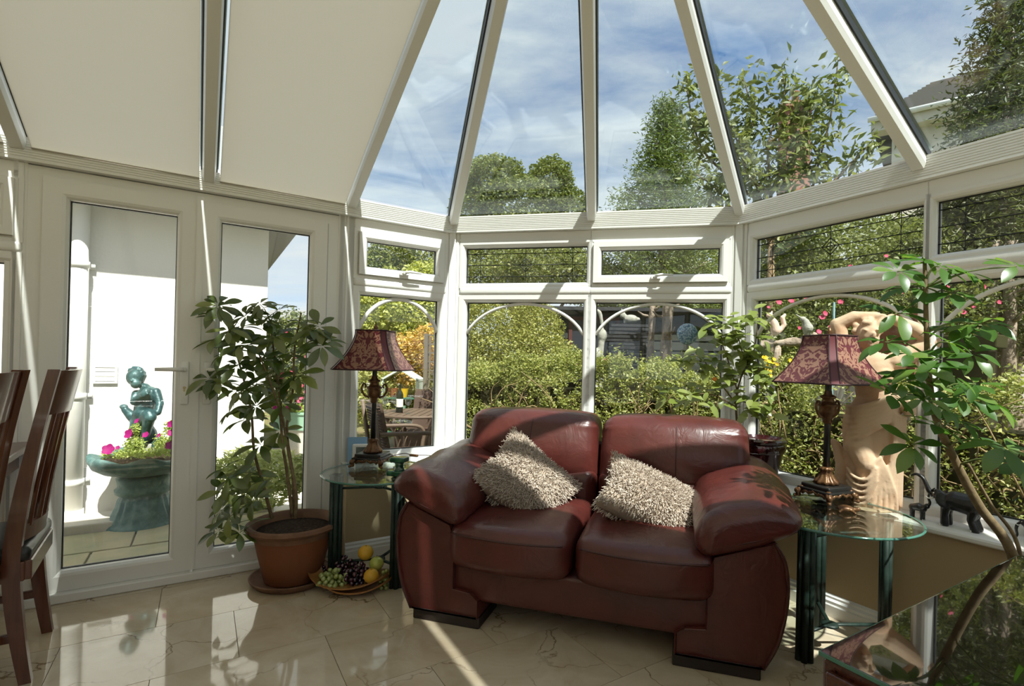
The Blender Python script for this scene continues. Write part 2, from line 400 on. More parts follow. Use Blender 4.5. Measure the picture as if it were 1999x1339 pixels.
for r in range(-1, 11):
    n0 = .08 + .44 * r; off = offs.get(r, -.96 + .3 * (r % 2))
    for k in range(-10, 5):
        s0 = off + k * TL
        if s0 + TL < -LA or s0 > 2.6: continue
        c = W('A', s0 + TL/2, -(n0 + TW/2), 0)
        q = [W('A', s0+GAP, -(n0+GAP), 0), W('A', s0+GAP, -(n0+TW-GAP), 0), W('A', s0+TL-GAP, -(n0+TW-GAP), 0), W('A', s0+TL-GAP, -(n0+GAP), 0)]
        for i in range(6):
            q = clip(q, inner[i], inner[(i+1) % 6])
            if len(q) < 3: break
        if len(q) < 3: continue
        t = obj('tile', MB().prism([p - c for p in q], lambda p: (p.x, p.y, -.012), lambda p: (p.x, p.y, 0)), M['marble'], fl, False)
        t.location = c

# dwarf walls, window boards, skirting, eaves beams
def mitred(w, L, prof, x0=0.0, x1=None, mx0=True, mx1=True, mbx=None):   # profile of (y, z) run along a wall
    x1 = L if x1 is None else x1; m = mbx or MB(); P, a = WALLS[w]
    fa = lambda p: tuple(W(w, x0 - (p[0]*T22 if mx0 else 0), p[0], p[1]))
    fb = lambda p: tuple(W(w, x1 + (p[0]*T22 if mx1 else 0), p[0], p[1]))
    return m.prism(prof, fa, fb)
RUN = {'A': (-.70, 0, False, True), 'C': (0, LC, True, True), 'D': (0, LD, True, True), 'C2': (0, LC, True, True), 'A2': (0, LA, True, False)}
NM = {'A': 'left', 'C': 'corner', 'D': 'front', 'C2': 'right_corner', 'A2': 'right'}
ZS = .555
for w, (x0, x1, a, b) in RUN.items():
    o = smesh('wall_' + NM[w], mitred(w, 0, [(-.15,0),(.06,0),(.06,ZS-.03),(-.15,ZS-.03)], x0, x1, a, b), M['plaster'], {'A': 'short beige dwarf wall behind the lamp table', 'C': 'beige dwarf wall behind the sofa', 'D': 'beige dwarf wall under the long white window board', 'C2': 'beige dwarf wall at the far right corner', 'A2': 'beige dwarf wall along the right side'}[w], False)
    brd = mitred(w, 0, [(-.185,ZS-.024),(-.178,ZS-.030),(.03,ZS-.030),(.03,ZS),(-.174,ZS),(-.182,ZS-.004),(-.186,ZS-.012)], x0, x1, a, b)
    k = obj('window_board', brd, M['board'], o, 30)
    sk = smesh('baseboard_' + NM[w], mitred(w, 0, [(-.15,0),(-.172,0),(-.172,.055),(-.168,.062),(-.168,.075),(-.160,.085),(-.160,.095),(-.150,.105)], x0, x1, a, b), M['board'], smooth=False)
ribs = [(-.035, ZB0), (-.035, ZB0+.008)]
for i in range(8):
    z = ZB0 + .010 + i * .0115
    ribs += [(-.035, z), (-.031, z+.0015), (-.031, z+.0055), (-.035, z+.007)]
ribs += [(-.035, ZB1), (.09, ZB1+.035), (.09, ZB0)]
BRUN = {'A': (-LA, 0, False, True), 'C': (0, LC, True, True), 'D': (0, LD, True, True), 'C2': (0, LC, True, True), 'A2': (0, LA, True, False)}
for i, (w, (x0, x1, a, b)) in enumerate(BRUN.items()):
    smesh('trim_%d' % (i+1), mitred(w, 0, ribs, x0, x1, a, b), M['pvc'], {'A': 'shaded white eaves beam over the double doors', 'C': 'ribbed white eaves beam over the corner windows', 'D': 'ribbed white eaves beam over the front windows'}.get(w), False)
# corner posts
for i, (P, a) in enumerate(((P1, (AA+AC)/2), (P2, (AC+AD)/2), (P3, (AD+AC2)/2), (P4, (AC2+AA2)/2))):
    m = MB()
    for (u0, u1, y0) in ((-.052, .052, -.012), (-.020, .020, -.022), (-.044, -.030, -.018), (.030, .044, -.018)):
        m.box(u0, u1, y0, .10, ZS-.02, ZB0+.004)
    o = smesh('trim_%d' % (i+6), m, M['pvc'], ['white corner post beside the narrow window', 'white corner post behind the potted orange tree', None, None][i], False)
    o.location = (P.x, P.y, 0); o.rotation_euler = (0, 0, a)

# windows ---------------------------------------------------------
def prof(w, y0, y1, bead=.018):
    return [(0, y0), (w-bead, y0), (w-bead*.45, y0+.006), (w, y0+.022), (w, y1), (0, y1)]
def came(kids, x0, x1, z0, z1, y):
    m = MB(); r = .0026
    zs = [z0 + (z1-z0)*t for t in (.2, .52, .84)]
    cx = (x0+x1)/2; zc = zs[1]
    for z in zs: m.tube([(x0,y,z), (x1,y,z)], r, 5)
    for e, xe in ((1, x0), (-1, x1)):
        m.tube([(xe+e*.10,y,z0), (xe+e*.10,y,z1)], r*.8, 5)
        for zz in (zs[0], zs[2]):                     # curved four-point stars near the ends
            for sx in (-1, 1):
                for sz in (-1, 1):
                    m.tube([(xe+e*.10+sx*.055*(1-sin(t)), y, zz+sz*.055*(1-cos(t))) for t in [pi/2*i/6 for i in range(7)]], r*.7, 5)
    d = .045
    for k in range(4):
        a, b = k*pi/2, (k+1)*pi/2
        m.tube([(cx+d*cos(a),y,zc+d*sin(a)), (cx+d*cos(b),y,zc+d*sin(b))], r, 5)
        m.tube([(cx+d*.55*cos(a),y,zc+d*.55*sin(a)), (cx+d*.55*cos(b),y,zc+d*.55*sin(b))], r*.8, 5)
    m.tube([(cx,y,z0),(cx,y,z1)], r*.8, 5)
    obj('lead_came', m, M['lead'], kids, True)
def arch(kids, x0, x1, z0, zt, y):
    cx, hw = (x0+x1)/2, (x1-x0)/2; pts = []
    for i in range(25):
        u = -1 + 2*i/24; pts.append((cx+u*hw, y, z0 + (zt-z0)*sqrt(max(0, 1-(u*.93)**2))))
    z00 = pts[0][2]
    obj('arch_bar', MB().tube(pts, .013, 8, True, .8), M['pvc'], kids, True)
def pane(kids, x0, x1, z0, z1, y=.05, name='pane'):
    g = obj(name, MB().box(x0, x1, y, y+.006, z0, z1), M['glass'], kids, False)
    obj('gasket', MB().ringframe([(-.004, y-.004), (.0105, y-.004), (.0105, y+.01), (-.004, y+.01)], x0, x1, z0, z1), M['gasket'], kids, False)
    return g
def wframe(kids, x0, x1, z0, z1, w=.055, y0=.0, y1=.08, name='frame'):
    return obj(name, MB().ringframe(prof(w, y0, y1), x0, x1, z0, z1), M['pvc'], kids, False)
def handle_win(kids, x, z, y):
    h = obj('handle', MB().rbox((x, y-.008, z), (.03,.008,.011), .004).rbox((x, y-.022, z+.004), (.010,.014,.010), .004).tube([(x, y-.034, z+.006), (x+.03, y-.04, z+.012), (x+.105, y-.038, z+.010)], [.009,.009,.006], 8), M['handle'], kids, True)
    obj('lock', MB().tube([(x-.012,y-.018,z), (x-.012,y-.012,z)], .004, 8), M['brass'], h, True)
ZT0, ZT1, ZHD = 1.645, 1.705, 2.07
def window(n, w, x0, x1, top, label, arched=True, leaded=True, side=(.05,.05), zb=ZS):
    P, a = WALLS[w]; k = struct('window_%d' % n, (P.x, P.y, 0), a, label)
    fr = .05
    obj('head', MB().rbox(((x0+x1)/2, .04, 2.035), ((x1-x0)/2, .04, .036), .008, 1), M['pvc'], k, False)
    wframe(k, x0, x1, zb, ZT0+.005, fr, name='lower_frame')
    g0, g1 = x0+fr, x1-fr
    pane(k, g0-.005, g1+.005, zb+fr-.005, ZT0-fr+.01)
    if arched: arch(k, g0, g1, 1.27, ZT0-.055, .035)
    obj('transom', MB().rbox(((x0+x1)/2, .035, (ZT0+ZT1)/2), ((x1-x0)/2, .043, (ZT1-ZT0)/2-.002), .02, 2), M['pvc'], k, 40)
    wframe(k, x0, x1, ZT1-.01, 2.008, .035, name='upper_frame')
    if top == 'sash':
        wframe(k, x0+.03, x1-.03, ZT1+.018, 1.985, .05, -.022, .05, name='opening_sash')
        pane(k, x0+.075, x1-.075, ZT1+.063, 1.942, .02)
        handle_win(k, (x0+x1)/2 + (.0 if n == 1 else -.02), ZT1+.045, -.022)
    else:
        pane(k, x0+.03, x1-.03, ZT1+.02, 1.978)
        if leaded: came(k, x0+.035, x1-.035, ZT1+.025, 1.973, .046)
    return k
window(1, 'A', -.655, -.035, 'sash', 'narrow white window with opening top light behind the left lamp')
window(2, 'C', .055, .965, 'fix', 'white window with leaded top light and arch left of the mullion')
window(3, 'C', .945, LC-.035, 'sash', 'white window with opening top light and arch above the sofa')
window(4, 'D', .055, .99, 'fix', 'white window with leaded top light behind the stone statue')
window(5, 'D', .97, LD-.035, 'fix', 'white window with leaded top light at the right edge')
window(6, 'C2', .04, LC/2+.01, 'fix', 'white window out of sight right', False, False)
window(7, 'C2', LC/2-.01, LC-.04, 'fix', 'white window farther out of sight right', False, False)
for i in range(4): window(8+i, 'A2', .05+i*.92, .05+(i+1)*.92+.02, 'fix', 'white side window behind the viewer', False, False)
window(12, 'A', -3.35, -2.14, 'sash', 'shaded white window left of the double doors', False, False, zb=.08)
# plain wall where the conservatory meets the house
smesh('wall_back', MB().prism([W('A',-LA,.1,0), W('A',-LA-.2,.1,0), W('A2',LA+.2,.1,0), W('A2',LA,.1,0)], lambda p: (p.x,p.y,0), lambda p: (p.x,p.y,3.4)), M['cream'], 'cream house wall behind the viewer', False)
smesh('wall_left_rear', MB().prism([W('A',-LA,0,0), W('A',-3.35,0,0), W('A',-3.35,.1,0), W('A',-LA,.1,0)], lambda p: (p.x,p.y,0), lambda p: (p.x,p.y,ZB0)), M['cream'], 'cream wall left behind the dining table', False)
smesh('wall_right_rear', MB().prism([W('A2',3.75,0,0), W('A2',LA,0,0), W('A2',LA,.1,0), W('A2',3.75,.1,0)], lambda p: (p.x,p.y,0), lambda p: (p.x,p.y,ZB0)), M['cream'], 'cream wall at the right rear', False)

# French doors
YD = .02
jm = MB().ringframe(prof(.07, YD-.01, .10, .012), -2.135, -.745, -.03, 2.065)
kd = struct('trim_10', (P1.x, P1.y, 0), AA, 'white outer frame around the double doors')
obj('outer_frame', jm, M['pvc'], kd, False)
obj('threshold', MB().rbox((-1.44, .03, .022), (.70, .075, .022), .006, 1), M['pvc'], kd, False)
obj('jamb_post', MB().box(-.748, -.652, YD-.012, .09, 0, ZB0).box(-.735, -.715, YD-.02, .0, 0, ZB0).box(-.70, -.69, YD-.018, .0, 0, ZB0).box(-.68, -.66, YD-.02, .0, 0, ZB0), M['pvc'], kd, False)
obj('jamb_post', MB().box(-2.20, -2.13, YD-.012, .09, 0, ZB0).box(-2.175, -2.16, YD-.018, .0, 0, ZB0), M['pvc'], kd, False)
for i, (x0, x1, hx, sgn) in enumerate(((-2.075, -1.462, -1.505, -1), (-1.448, -.812, -1.405, 1))):
    k = struct('door_%d' % (i+1), (P1.x, P1.y, 0), AA, ['glazed white door leaf with the fountain seen through it', 'glazed white door leaf behind the potted umbrella plant'][i])
    wx = .092
    obj('leaf_frame', MB().ringframe(prof(wx, YD-.025, .07, .022), x0, x1, .045, 2.02), M['pvc'], k, False)
    pane(k, x0+wx-.006, x1-wx+.006, .045+wx-.006, 2.02-wx+.006, .05)
    hp = obj('handle', MB().rbox((hx, YD-.032, 1.045), (.019,.007,.115), .0069, 2), M['handle'], k, True)
    obj('lever', MB().tube([(hx, YD-.03, 1.115), (hx, YD-.075, 1.115)], .011, 10).tube([(hx-sgn*-.004, YD-.075, 1.115), (hx+sgn*.05, YD-.078, 1.117), (hx+sgn*.125, YD-.074, 1.116)], [.012,.011,.009], 10), M['handle'], hp, True)
    obj('keyhole', MB().tube([(hx, YD-.0405, 1.02), (hx, YD-.0385, 1.02)], .0075, 10).box(hx-.004, hx+.004, YD-.0405, YD-.039, 1.0, 1.02), M['brass'], hp, False)
obj('astragal', MB().box(-1.470, -1.440, YD-.034, YD-.02, .05, 2.02), M['pvc'], kd, False)

# roof -----------------------------------------------------------
def eave(w, x): p = W(w, x, 0, ZB1 + .018); return p
ceil = struct('ceiling', (0,0,0), 0, 'glazed conservatory roof of white rafters and glass')
def rafter(a, b, wd=.062, dp=.085):
    d = (b - a).normalized(); sd = d.cross(Vector((0,0,1))).normalized(); up = sd.cross(d).normalized()
    q = lambda p, s, u: tuple(p + sd*s + up*u)
    m = MB(); h = wd/2
    pr = [(-h,-.004), (-h,-dp*.75), (-h+.008,-dp), (h-.008,-dp), (h,-dp*.75), (h,-.004)]
    m.prism(pr, lambda t: q(a, t[0], t[1]), lambda t: q(b, t[0], t[1]))
    r = obj('rafter', m, M['pvc'], ceil, False)
    g = MB()
    for s in (-1, 1):
        g.prism([(s*h, -.03), (s*(h+.007), -.03), (s*(h+.007), 0), (s*h, 0)], lambda t: q(a, t[0], t[1]), lambda t: q(b, t[0], t[1]))
    obj('gasket', g, M['gasket'], r, False)
    obj('cap', MB().prism([(-h-.012, .012), (h+.012, .012), (h*.6, .034), (-h*.6, .034)], lambda t: q(a, t[0], t[1]), lambda t: q(b, t[0], t[1])), M['pvc'], r, False)
def rpane(pts):
    n = (pts[1]-pts[0]).cross(pts[2]-pts[0]).normalized()
    if n.z < 0: n = -n
    obj('roof_pane', MB().prism(pts, lambda p: tuple(p + n*.001), lambda p: tuple(p + n*.010)), M['roofglass'], ceil, False)
NBL = [0]
def blind(a, b, c, d, label, gl=.05, gr=None, top=.06):                          # a,b along the eave, c,d along the ridge
    n = (b-a).cross(d-a).normalized()
    if n.z < 0: n = -n
    e = (b-a).normalized(); dn = -n * .075
    gr = gl if gr is None else gr
    pts = [a + e*gl, b - e*gr, c - e*gr, d + e*gl]
    up0, up1 = (d-a).normalized(), (c-b).normalized()
    pts = [pts[0]+up0*.01, pts[1]+up1*.01, pts[2]-up1*top, pts[3]-up0*top]
    t = thing('roof_blind', label, 'blind', tuple(pts[0]+dn)); o0 = pts[0]+dn
    obj('fabric', MB().prism(pts, lambda p: tuple(p + dn - o0), lambda p: tuple(p + dn + n*.0025 - o0)), M['blind'], t, False)
    obj('hem_bar', MB().tube([pts[0]+dn-o0, pts[1]+dn-o0], .006, 6), M['blind'], t, True)
fA = [-.68 - .74*i for i in range(6)] + [-LA]
ZRID = Vector((0,0,0))
ridge = lambda s: RT + dA * (s + .68)
blab = ['cream roof blind nearest the clear glass above the right door', 'cream roof blind above the left door', 'cream roof blind sliver at the far left edge', 'cream roof blind left of the viewer', 'cream roof blind farther behind on the left', 'cream roof blind next to the house on the left']
for i in range(6):
    a, b = eave('A', fA[i]), eave('A', fA[i+1]); c, d = ridge(fA[i+1]), ridge(fA[i])
    rafter(a, d); rpane([a, b, c, d])
    blind(b, a, d, c, blab[i], .050, .043)
rpane([eave('A', 0), eave('A', fA[0]), RT])
for w, L in (('C', LC), ('D', LD), ('C2', LC)):
    a, m_, b = eave(w, 0), eave(w, L/2 + (.02 if w == 'C' else 0)), eave(w, L)
    rafter(a, RT); rafter(m_, RT); rpane([a, m_, RT]); rpane([m_, b, RT])
rafter(eave('A2', 0), RT)
rpane([eave('A2', 0), eave('A2', .68), RT])
blab2 = ['cream roof blind above the viewer to the right', 'cream roof blind right behind the viewer', 'cream roof blind on the right slope, third', 'cream roof blind on the right slope, fourth', 'cream roof blind on the right slope, fifth', 'cream roof blind on the right slope by the house']
for i in range(6):
    a, b = eave('A2', -fA[i]), eave('A2', -fA[i+1]); c, d = ridge(fA[i+1]), ridge(fA[i])
    rafter(a, d); rpane([a, b, c, d])
    blind(a, b, c, d, blab2[i], .058 if i == 0 else .030, .030, .0)
def tri_blind(a, b, label):
    n = (b-a).cross(RT-a).normalized()
    if n.z < 0: n = -n
    dn = -n*.075; ua, ub = (RT-a).normalized(), (RT-b).normalized(); e = (b-a).normalized()
    L = (RT-a).length
    pts = [a+e*.03+ua*.02, b-e*.03+ub*.02, b+ub*L*.93-e*.01, a+ua*L*.93+e*.01]
    t = thing('roof_blind', label, 'blind', tuple(pts[0]+dn)); o0 = pts[0]+dn
    obj('fabric', MB().prism(pts, lambda p: tuple(p+dn-o0), lambda p: tuple(p+dn+n*.0025-o0)), M['blind'], t, False)
tri_blind(eave('A2', 0), eave('A2', .68), 'tapered cream roof blind at the right hip')
tri_blind(eave('C2', LC/2), eave('C2', LC), 'tapered cream roof blind over the right corner')
rb = MB().tube([RT + Vector((0,0,.0)), RB], .06, 8); obj('ridge_beam', rb, M['pvc'], ceil, True)
obj('boss', MB().lathe([(.01,-.16),(.05,-.15),(.13,-.10),(.14,-.02),(.05,.05),(.01,.06)], 20, tuple(RT)), M['pvc'], ceil, True)
# ---------------------------------------------------------------- furniture and ornaments
def fabricnoise(): pass
def leather():
    m = bpy.data.materials.new('burgundy_leather'); m.use_nodes = True; t = m.node_tree; b = t.nodes['Principled BSDF']; L = t.links.new
    tc = t.nodes.new('ShaderNodeTexCoord')
    n = t.nodes.new('ShaderNodeTexNoise'); n.inputs['Scale'].default_value = 7; n.inputs['Detail'].default_value = 6; L(tc.outputs['Object'], n.inputs['Vector'])
    r = t.nodes.new('ShaderNodeValToRGB'); r.color_ramp.elements[0].position = .3; r.color_ramp.elements[0].color = (.064,.015,.012,1); r.color_ramp.elements[1].position = .75; r.color_ramp.elements[1].color = (.104,.022,.017,1)
    L(n.outputs['Fac'], r.inputs[0]); L(r.outputs[0], b.inputs['Base Color'])
    v = t.nodes.new('ShaderNodeTexVoronoi'); v.inputs['Scale'].default_value = 420; L(tc.outputs['Object'], v.inputs['Vector'])
    w = t.nodes.new('ShaderNodeTexNoise'); w.inputs['Scale'].default_value = 9; w.inputs['Detail'].default_value = 3; w.inputs['Distortion'].default_value = 1.5; L(tc.outputs['Object'], w.inputs['Vector'])
    p1 = t.nodes.new('ShaderNodeBump'); p1.inputs['Strength'].default_value = .12; p1.inputs['Distance'].default_value = .001; L(v.outputs['Distance'], p1.inputs['Height'])
    p2 = t.nodes.new('ShaderNodeBump'); p2.inputs['Strength'].default_value = .35; p2.inputs['Distance'].default_value = .012; L(w.outputs['Fac'], p2.inputs['Height']); L(p1.outputs[0], p2.inputs['Normal']); L(p2.outputs[0], b.inputs['Normal'])
    b.inputs['Roughness'].default_value = .33; b.inputs['Specular IOR Level'].default_value = .55
    return m
M['leather'] = leather()
M['seam'] = mat('leather_seam', (.05,.012,.010), .5)
M['foot'] = mat('black_plinth', (.02,.012,.010), .5)
M['tuft'] = leafmat('shag_yarn', [(.58,.49,.41), (.74,.65,.56), (.66,.57,.49)], .12, .8, .0)
M['tuftbase'] = mat('shag_backing', (.34,.27,.21), .95, .1)

# sofa: local x along its width, y to its back, origin on the floor at the front centre
SA, SB = F(797, 1206), F(1497, 1334)
SANG = atan2(SB.y-SA.y, SB.x-SA.x); SW = (SB-SA).length
so = thing('sofa', 'burgundy leather two-seat sofa with two shaggy cushions on it', 'sofa', tuple((SA+SB)/2), SANG)
K = SW/2
def arm(sg):
    e = K
    # outline of the side panel in (x, z): bulging outside, straight inside, foot turned inwards at the floor
    out = [(e-.012,.05),(e+.035,.15),(e+.060,.26),(e+.068,.37),(e+.055,.47),(e+.02,.535)]
    inn = [(e-.20,.455),(e-.218,.40),(e-.225,.28),(e-.225,.165),(e-.31,.155),(e-.345,.13),(e-.345,.05)]
    poly = out + inn
    m = MB(); ys = [(-.0,.93),(-.012,1.0),(.04,1.0),(.84,1.0),(.88,.97)]
    cx, cz = e-.10, .33; n = len(poly); vs = []; fs = []
    for y, s in [(.012,.965),(-.004,.985),(-.006,.97)][::-1]: pass
    rings = [(.010,.955),(-.004,.975),(-.006,.99),(.012,1.0),(.45,1.0),(.86,1.0),(.885,.985),(.89,.95)]
    for y, s in rings:
        for (x, z) in poly:
            vs.append((sg*(cx+(x-cx)*s), y, cz+(z-cz)*s if z > .06 else .05))
    for i in range(len(rings)-1):
        for k in range(n): fs.append((i*n+k, i*n+(k+1)%n, (i+1)*n+(k+1)%n, (i+1)*n+k))
    fs.append(tuple(range(n))); fs.append(tuple(range((len(rings)-1)*n, len(rings)*n)))
    m.add(vs, fs)
    a = obj('arm', m, M['leather'], so, 35)
    obj('piping', MB().tube([(sg*x, -.004, z) for x, z in bez2(out)], .0045, 6), M['seam'], a, True)
    obj('foot', MB().rbox((sg*(e-.185), .12, .026), (.165,.115,.026), .006, 1), M['foot'], so, False)
    obj('foot', MB().rbox((sg*(e-.13), .76, .026), (.11,.10,.026), .006, 1), M['foot'], so, False)
    # the padded arm top: a soft wedge drooping over the outside
    def fn(p):
        x, y, z = p; u = (x+.21)/.42; v = (y+.43)/.86                  # u: 0 inside, 1 outside
        th = 1-.55*max(0,u-.62)/.38                                    # thins out to the outer tip
        z2 = z*th + .035*(1-(2*u-1)**2)*(z>0) + .105*(u-.35) - .07*max(0,u-.8) + .05*v - .05*max(0,.25-v)
        z2 += .005*sin(24*y+11*x)*(z>0)
        y2 = y - .03*(1-u)*(v<.5) + .03*u*(v<.5)
        return (x*(1-.06*abs(2*v-1)), y2, z2)
    pad = MB().rbox((0,0,0), (.21,.43,.080), .074, 4, 8, fn)
    Mx = Matrix.Translation((sg*(e-.075), .40, .560)) @ Matrix.Diagonal((sg,1,1,1))
    pm = MB().add(pad.v, pad.f, Mx)
    pd = obj('arm_pad', pm, M['leather'], so, True)
    q = [Mx @ Vector(fn(Vector((x,-.425+.012*abs(x)/.2,-.03)))) for x in [-.18+.36*i/12 for i in range(13)]]
    obj('seam', MB().tube(q, .004, 5), M['seam'], pd, True)
def bez2(p, n=20): return [(v.x, v.y) for v in bez([(a, b, 0) for a, b in p], n)]
arm(-1); arm(1)
IN = K-.215
obj('base', MB().rbox((0,.42,.20), (IN+.02,.40,.085), .02, 2), M['leather'], so, 40)
obj('back_frame', MB().rbox((0,.83,.42), (K-.05,.07,.33), .05, 3), M['leather'], so, 40)
for sg in (-1, 1):
    w = (IN+.025)/2
    def fs_(p):
        x, y, z = p; u, v = x/w, y/.37
        z2 = z + .022*(1-u*u)*(1-min(1,v*v))*(z>0) + .004*sin(9*x+4)*cos(7*y)
        if z < 0 and v < -.5: z2 = z + .0
        bulge = -.055*(1-u*u)*max(0,-v)
        return (x, y+bulge, z2 - .02*max(0,-v-.55)*(z>0))
    c = obj('seat_cushion', MB().rbox((sg*(w+.004), .385, .375), (w-.004,.40,.105), .06, 4, 8, fs_), M['leather'], so, True)
    pts = [(sg*(w+.004)+x, .385+fs_(Vector((x,-.398,.06)))[1]-.002, .375+.052+.004*cos(5*x)) for x in [-w+.03+(2*w-.06)*i/16 for i in range(17)]]
    obj('seam', MB().tube(pts, .0042, 6), M['seam'], c, True)
    wl = (IN+.06)/2
    def fl_(p):
        x, y, z = p; u = x/wl; v = z/.12
        return (x, y - .03*(1-u*u)*(1-v*v)*(y<0) + .006*sin(16*x)*(y<0), z)
    obj('lumbar_cushion', MB().rbox((sg*(wl+.002), .66, .52), (wl-.002,.10,.12), .06, 4, 8, fl_), M['leather'], so, True)
    wh = (K-.005)/2
    def fh_(p):
        x, y, z = p; u = x/wh; v = z/.18
        pin = .012*abs(sin(7*pi*(v+.3)))*max(0, abs(u)-.72)/.28
        return (x*(1-.02*v), y - .045*(1-u*u)*(1-v*v)*(y<0) + .09*max(0,v)*0.55 + pin*(1 if y<0 else 0), z + .016*(1-u*u)*(v>0) - .012*max(0,abs(u)-.7)*(v>0)*2)
    h = obj('head_cushion', MB().rbox((sg*(wh+.003), .70, .735), (wh-.004,.125,.18), .065, 5, 9, fh_), M['leather'], so, True)
    pts = [(sg*(wh+.003)+.02, .70+fh_(Vector((.02, -.125*sqrt(max(.05,1-max(0,(abs(z)-.115)/.065)**2)), z)))[1]-.001, .735+fh_(Vector((.02,0,z)))[2]) for z in [-.15+.32*i/16 for i in range(17)]]
    obj('seam', MB().tube(pts, .003, 5), M['seam'], h, True)
SM = Matrix.Translation((SA+SB)/2) @ Matrix.Rotation(SANG, 4, 'Z')

def cushion(label, loc, eul, hw, hh, seed):
    t = thing('throw_cushion', label, 'cushion', (0,0,0)); t.matrix_world = SM @ Matrix.Translation(loc) @ Euler(eul).to_matrix().to_4x4()
    def fn(p):
        x, y, z = p; u, v = x/hw, z/hh
        th = .085*max(0,(1-abs(u)**2.6))**.6*max(0,(1-abs(v)**2.6))**.6 + .012
        k = 1 + .12*(abs(u)*abs(v)) - .07*(1-abs(u*v))*(abs(u)**4+abs(v)**4)
        return (x*k, (1 if y > 0 else -1)*th*min(1,abs(y)/.05), z*k)
    obj('cover', MB().rbox((0,0,0), (hw,.06,hh), .03, 2, 10, fn), M['tuftbase'], t, True)
    r = np.random.RandomState(seed); N = 5200
    u = r.uniform(-1,1,N); v = r.uniform(-1,1,N); sd = np.where(r.rand(N)<.68,-1.,1.)
    th = .085*np.clip(1-np.abs(u)**2.6,0,1)**.6*np.clip(1-np.abs(v)**2.6,0,1)**.6+.012
    k = 1+.12*np.abs(u*v)-.07*(1-np.abs(u*v))*(np.abs(u)**4+np.abs(v)**4)
    p = np.stack([u*hw*k, sd*th, v*hh*k],1)
    nrm = np.stack([u*.9, sd*np.full(N,1.0), v*.9-.35],1)+r.normal(0,.55,(N,3)); nrm /= np.linalg.norm(nrm,axis=1)[:,None]
    ln = r.uniform(.014,.026,N)[:,None]; tip = p+nrm*ln; tip[:,2] -= .006
    a = np.cross(nrm, r.normal(0,1,(N,3))); a /= np.linalg.norm(a,axis=1)[:,None]; b = np.cross(nrm,a)
    R = .0024; V = []; 
    for q, s in ((p,1.),(tip,.7)):
        for ang in (0,2*pi/3,4*pi/3): V.append(q+(a*cos(ang)+b*sin(ang))*R*s)
    V = np.stack(V,1).reshape(-1,3); base = (np.arange(N)*6)[:,None]
    T = np.concatenate([base+np.array([[0,1,4,3]]), base+np.array([[1,2,5,4]]), base+np.array([[2,0,3,5]]), base+np.array([[3,4,5,5]])[:, :4]],0)
    T = T[:3*N]
    o = link('yarn_tufts', fastmesh('yarn_tufts', V, T), t, M['tuft']); o['kind'] = 'stuff'
    return t
cushion('shaggy cream cushion standing on its corner against the left sofa back', (-.325,.37,.585), (radians(-48),radians(38),radians(8)), .215, .185, 3)
cushion('shaggy cream cushion lying flatter beside the right sofa arm', (.30,.36,.555), (radians(-60),radians(24),radians(8)), .225, .165, 5)

# ---------------------------------------------------------------- glass side tables
M['verdigris'] = mat('dark_green_metal', (.012,.023,.018), .5, .4, metal=.0, var=((.024,.045,.035), 25, .45, .75))
M['tableglass'] = glassmat('table_glass', (.90,.955,.93), f0=.06)
M['glassedge'] = mat('green_glass_edge', (.06,.17,.13), .1, .6)
ZTB = .59
def side_table(c, R, legs, label, rz=0):
    t = thing('side_table', label, 'table', tuple(c), 0)
    top = obj('glass_top', MB().lathe([(R-.004,ZTB-.010),(R,ZTB-.005),(R,ZTB-.003),(R-.004,ZTB)], 56), M['tableglass'], t, 30)
    obj('edge', MB().tube([(R*cos(2*pi*i/56), R*sin(2*pi*i/56), ZTB-.005) for i in range(57)], .0052, 6, False), M['glassedge'], top, True)
    hubs = []
    for hz in (ZTB-.085, .115):
        obj('hub_disc', MB().lathe([(.02,hz-.007),(.035,hz-.004),(.035,hz+.004),(.02,hz+.007)], 16), M['verdigris'], t, True)
    for (lx, ly) in legs:
        c0 = Vector((lx, ly, 0)); vd = Vector((c.x+lx, c.y+ly, 0)).normalized(); sd = Vector((vd.y, -vd.x, 0)); k0 = 1.0 if lx < .2 else .55
        m = MB()
        for k in (-1, 0, 1):
            p = c0 + sd*k*.021*k0 - vd*(.012 if k == 0 else 0)
            m.tube([p, p+Vector((0,0,ZTB-.012))], .0135, 10)
        m.rbox(tuple(c0+Vector((0,0,ZTB-.014))), (.03,.03,.004), .002, 1)
        obj('leg', m, M['verdigris'], t, True)
        for hz in (ZTB-.085, .115):
            obj('rail', MB().tube([c0+Vector((0,0,hz)), c0*.2+Vector((0,0,hz)), Vector((0,0,hz))], .0095, 8, True, .7), M['verdigris'], t, True)
    return t
cR = Vector((1.27, 2.20, 0)); cL = Vector((-.835, 2.80, 0))
side_table(cR, .318, [(-.145,-.075), (.065,.22), (.24,.01)], 'round glass side table with green metal legs right of the sofa')
side_table(cL, .30, [(-.215,-.06), (.12,-.09), (.05,.20)], 'round glass side table with green metal legs left of the sofa')

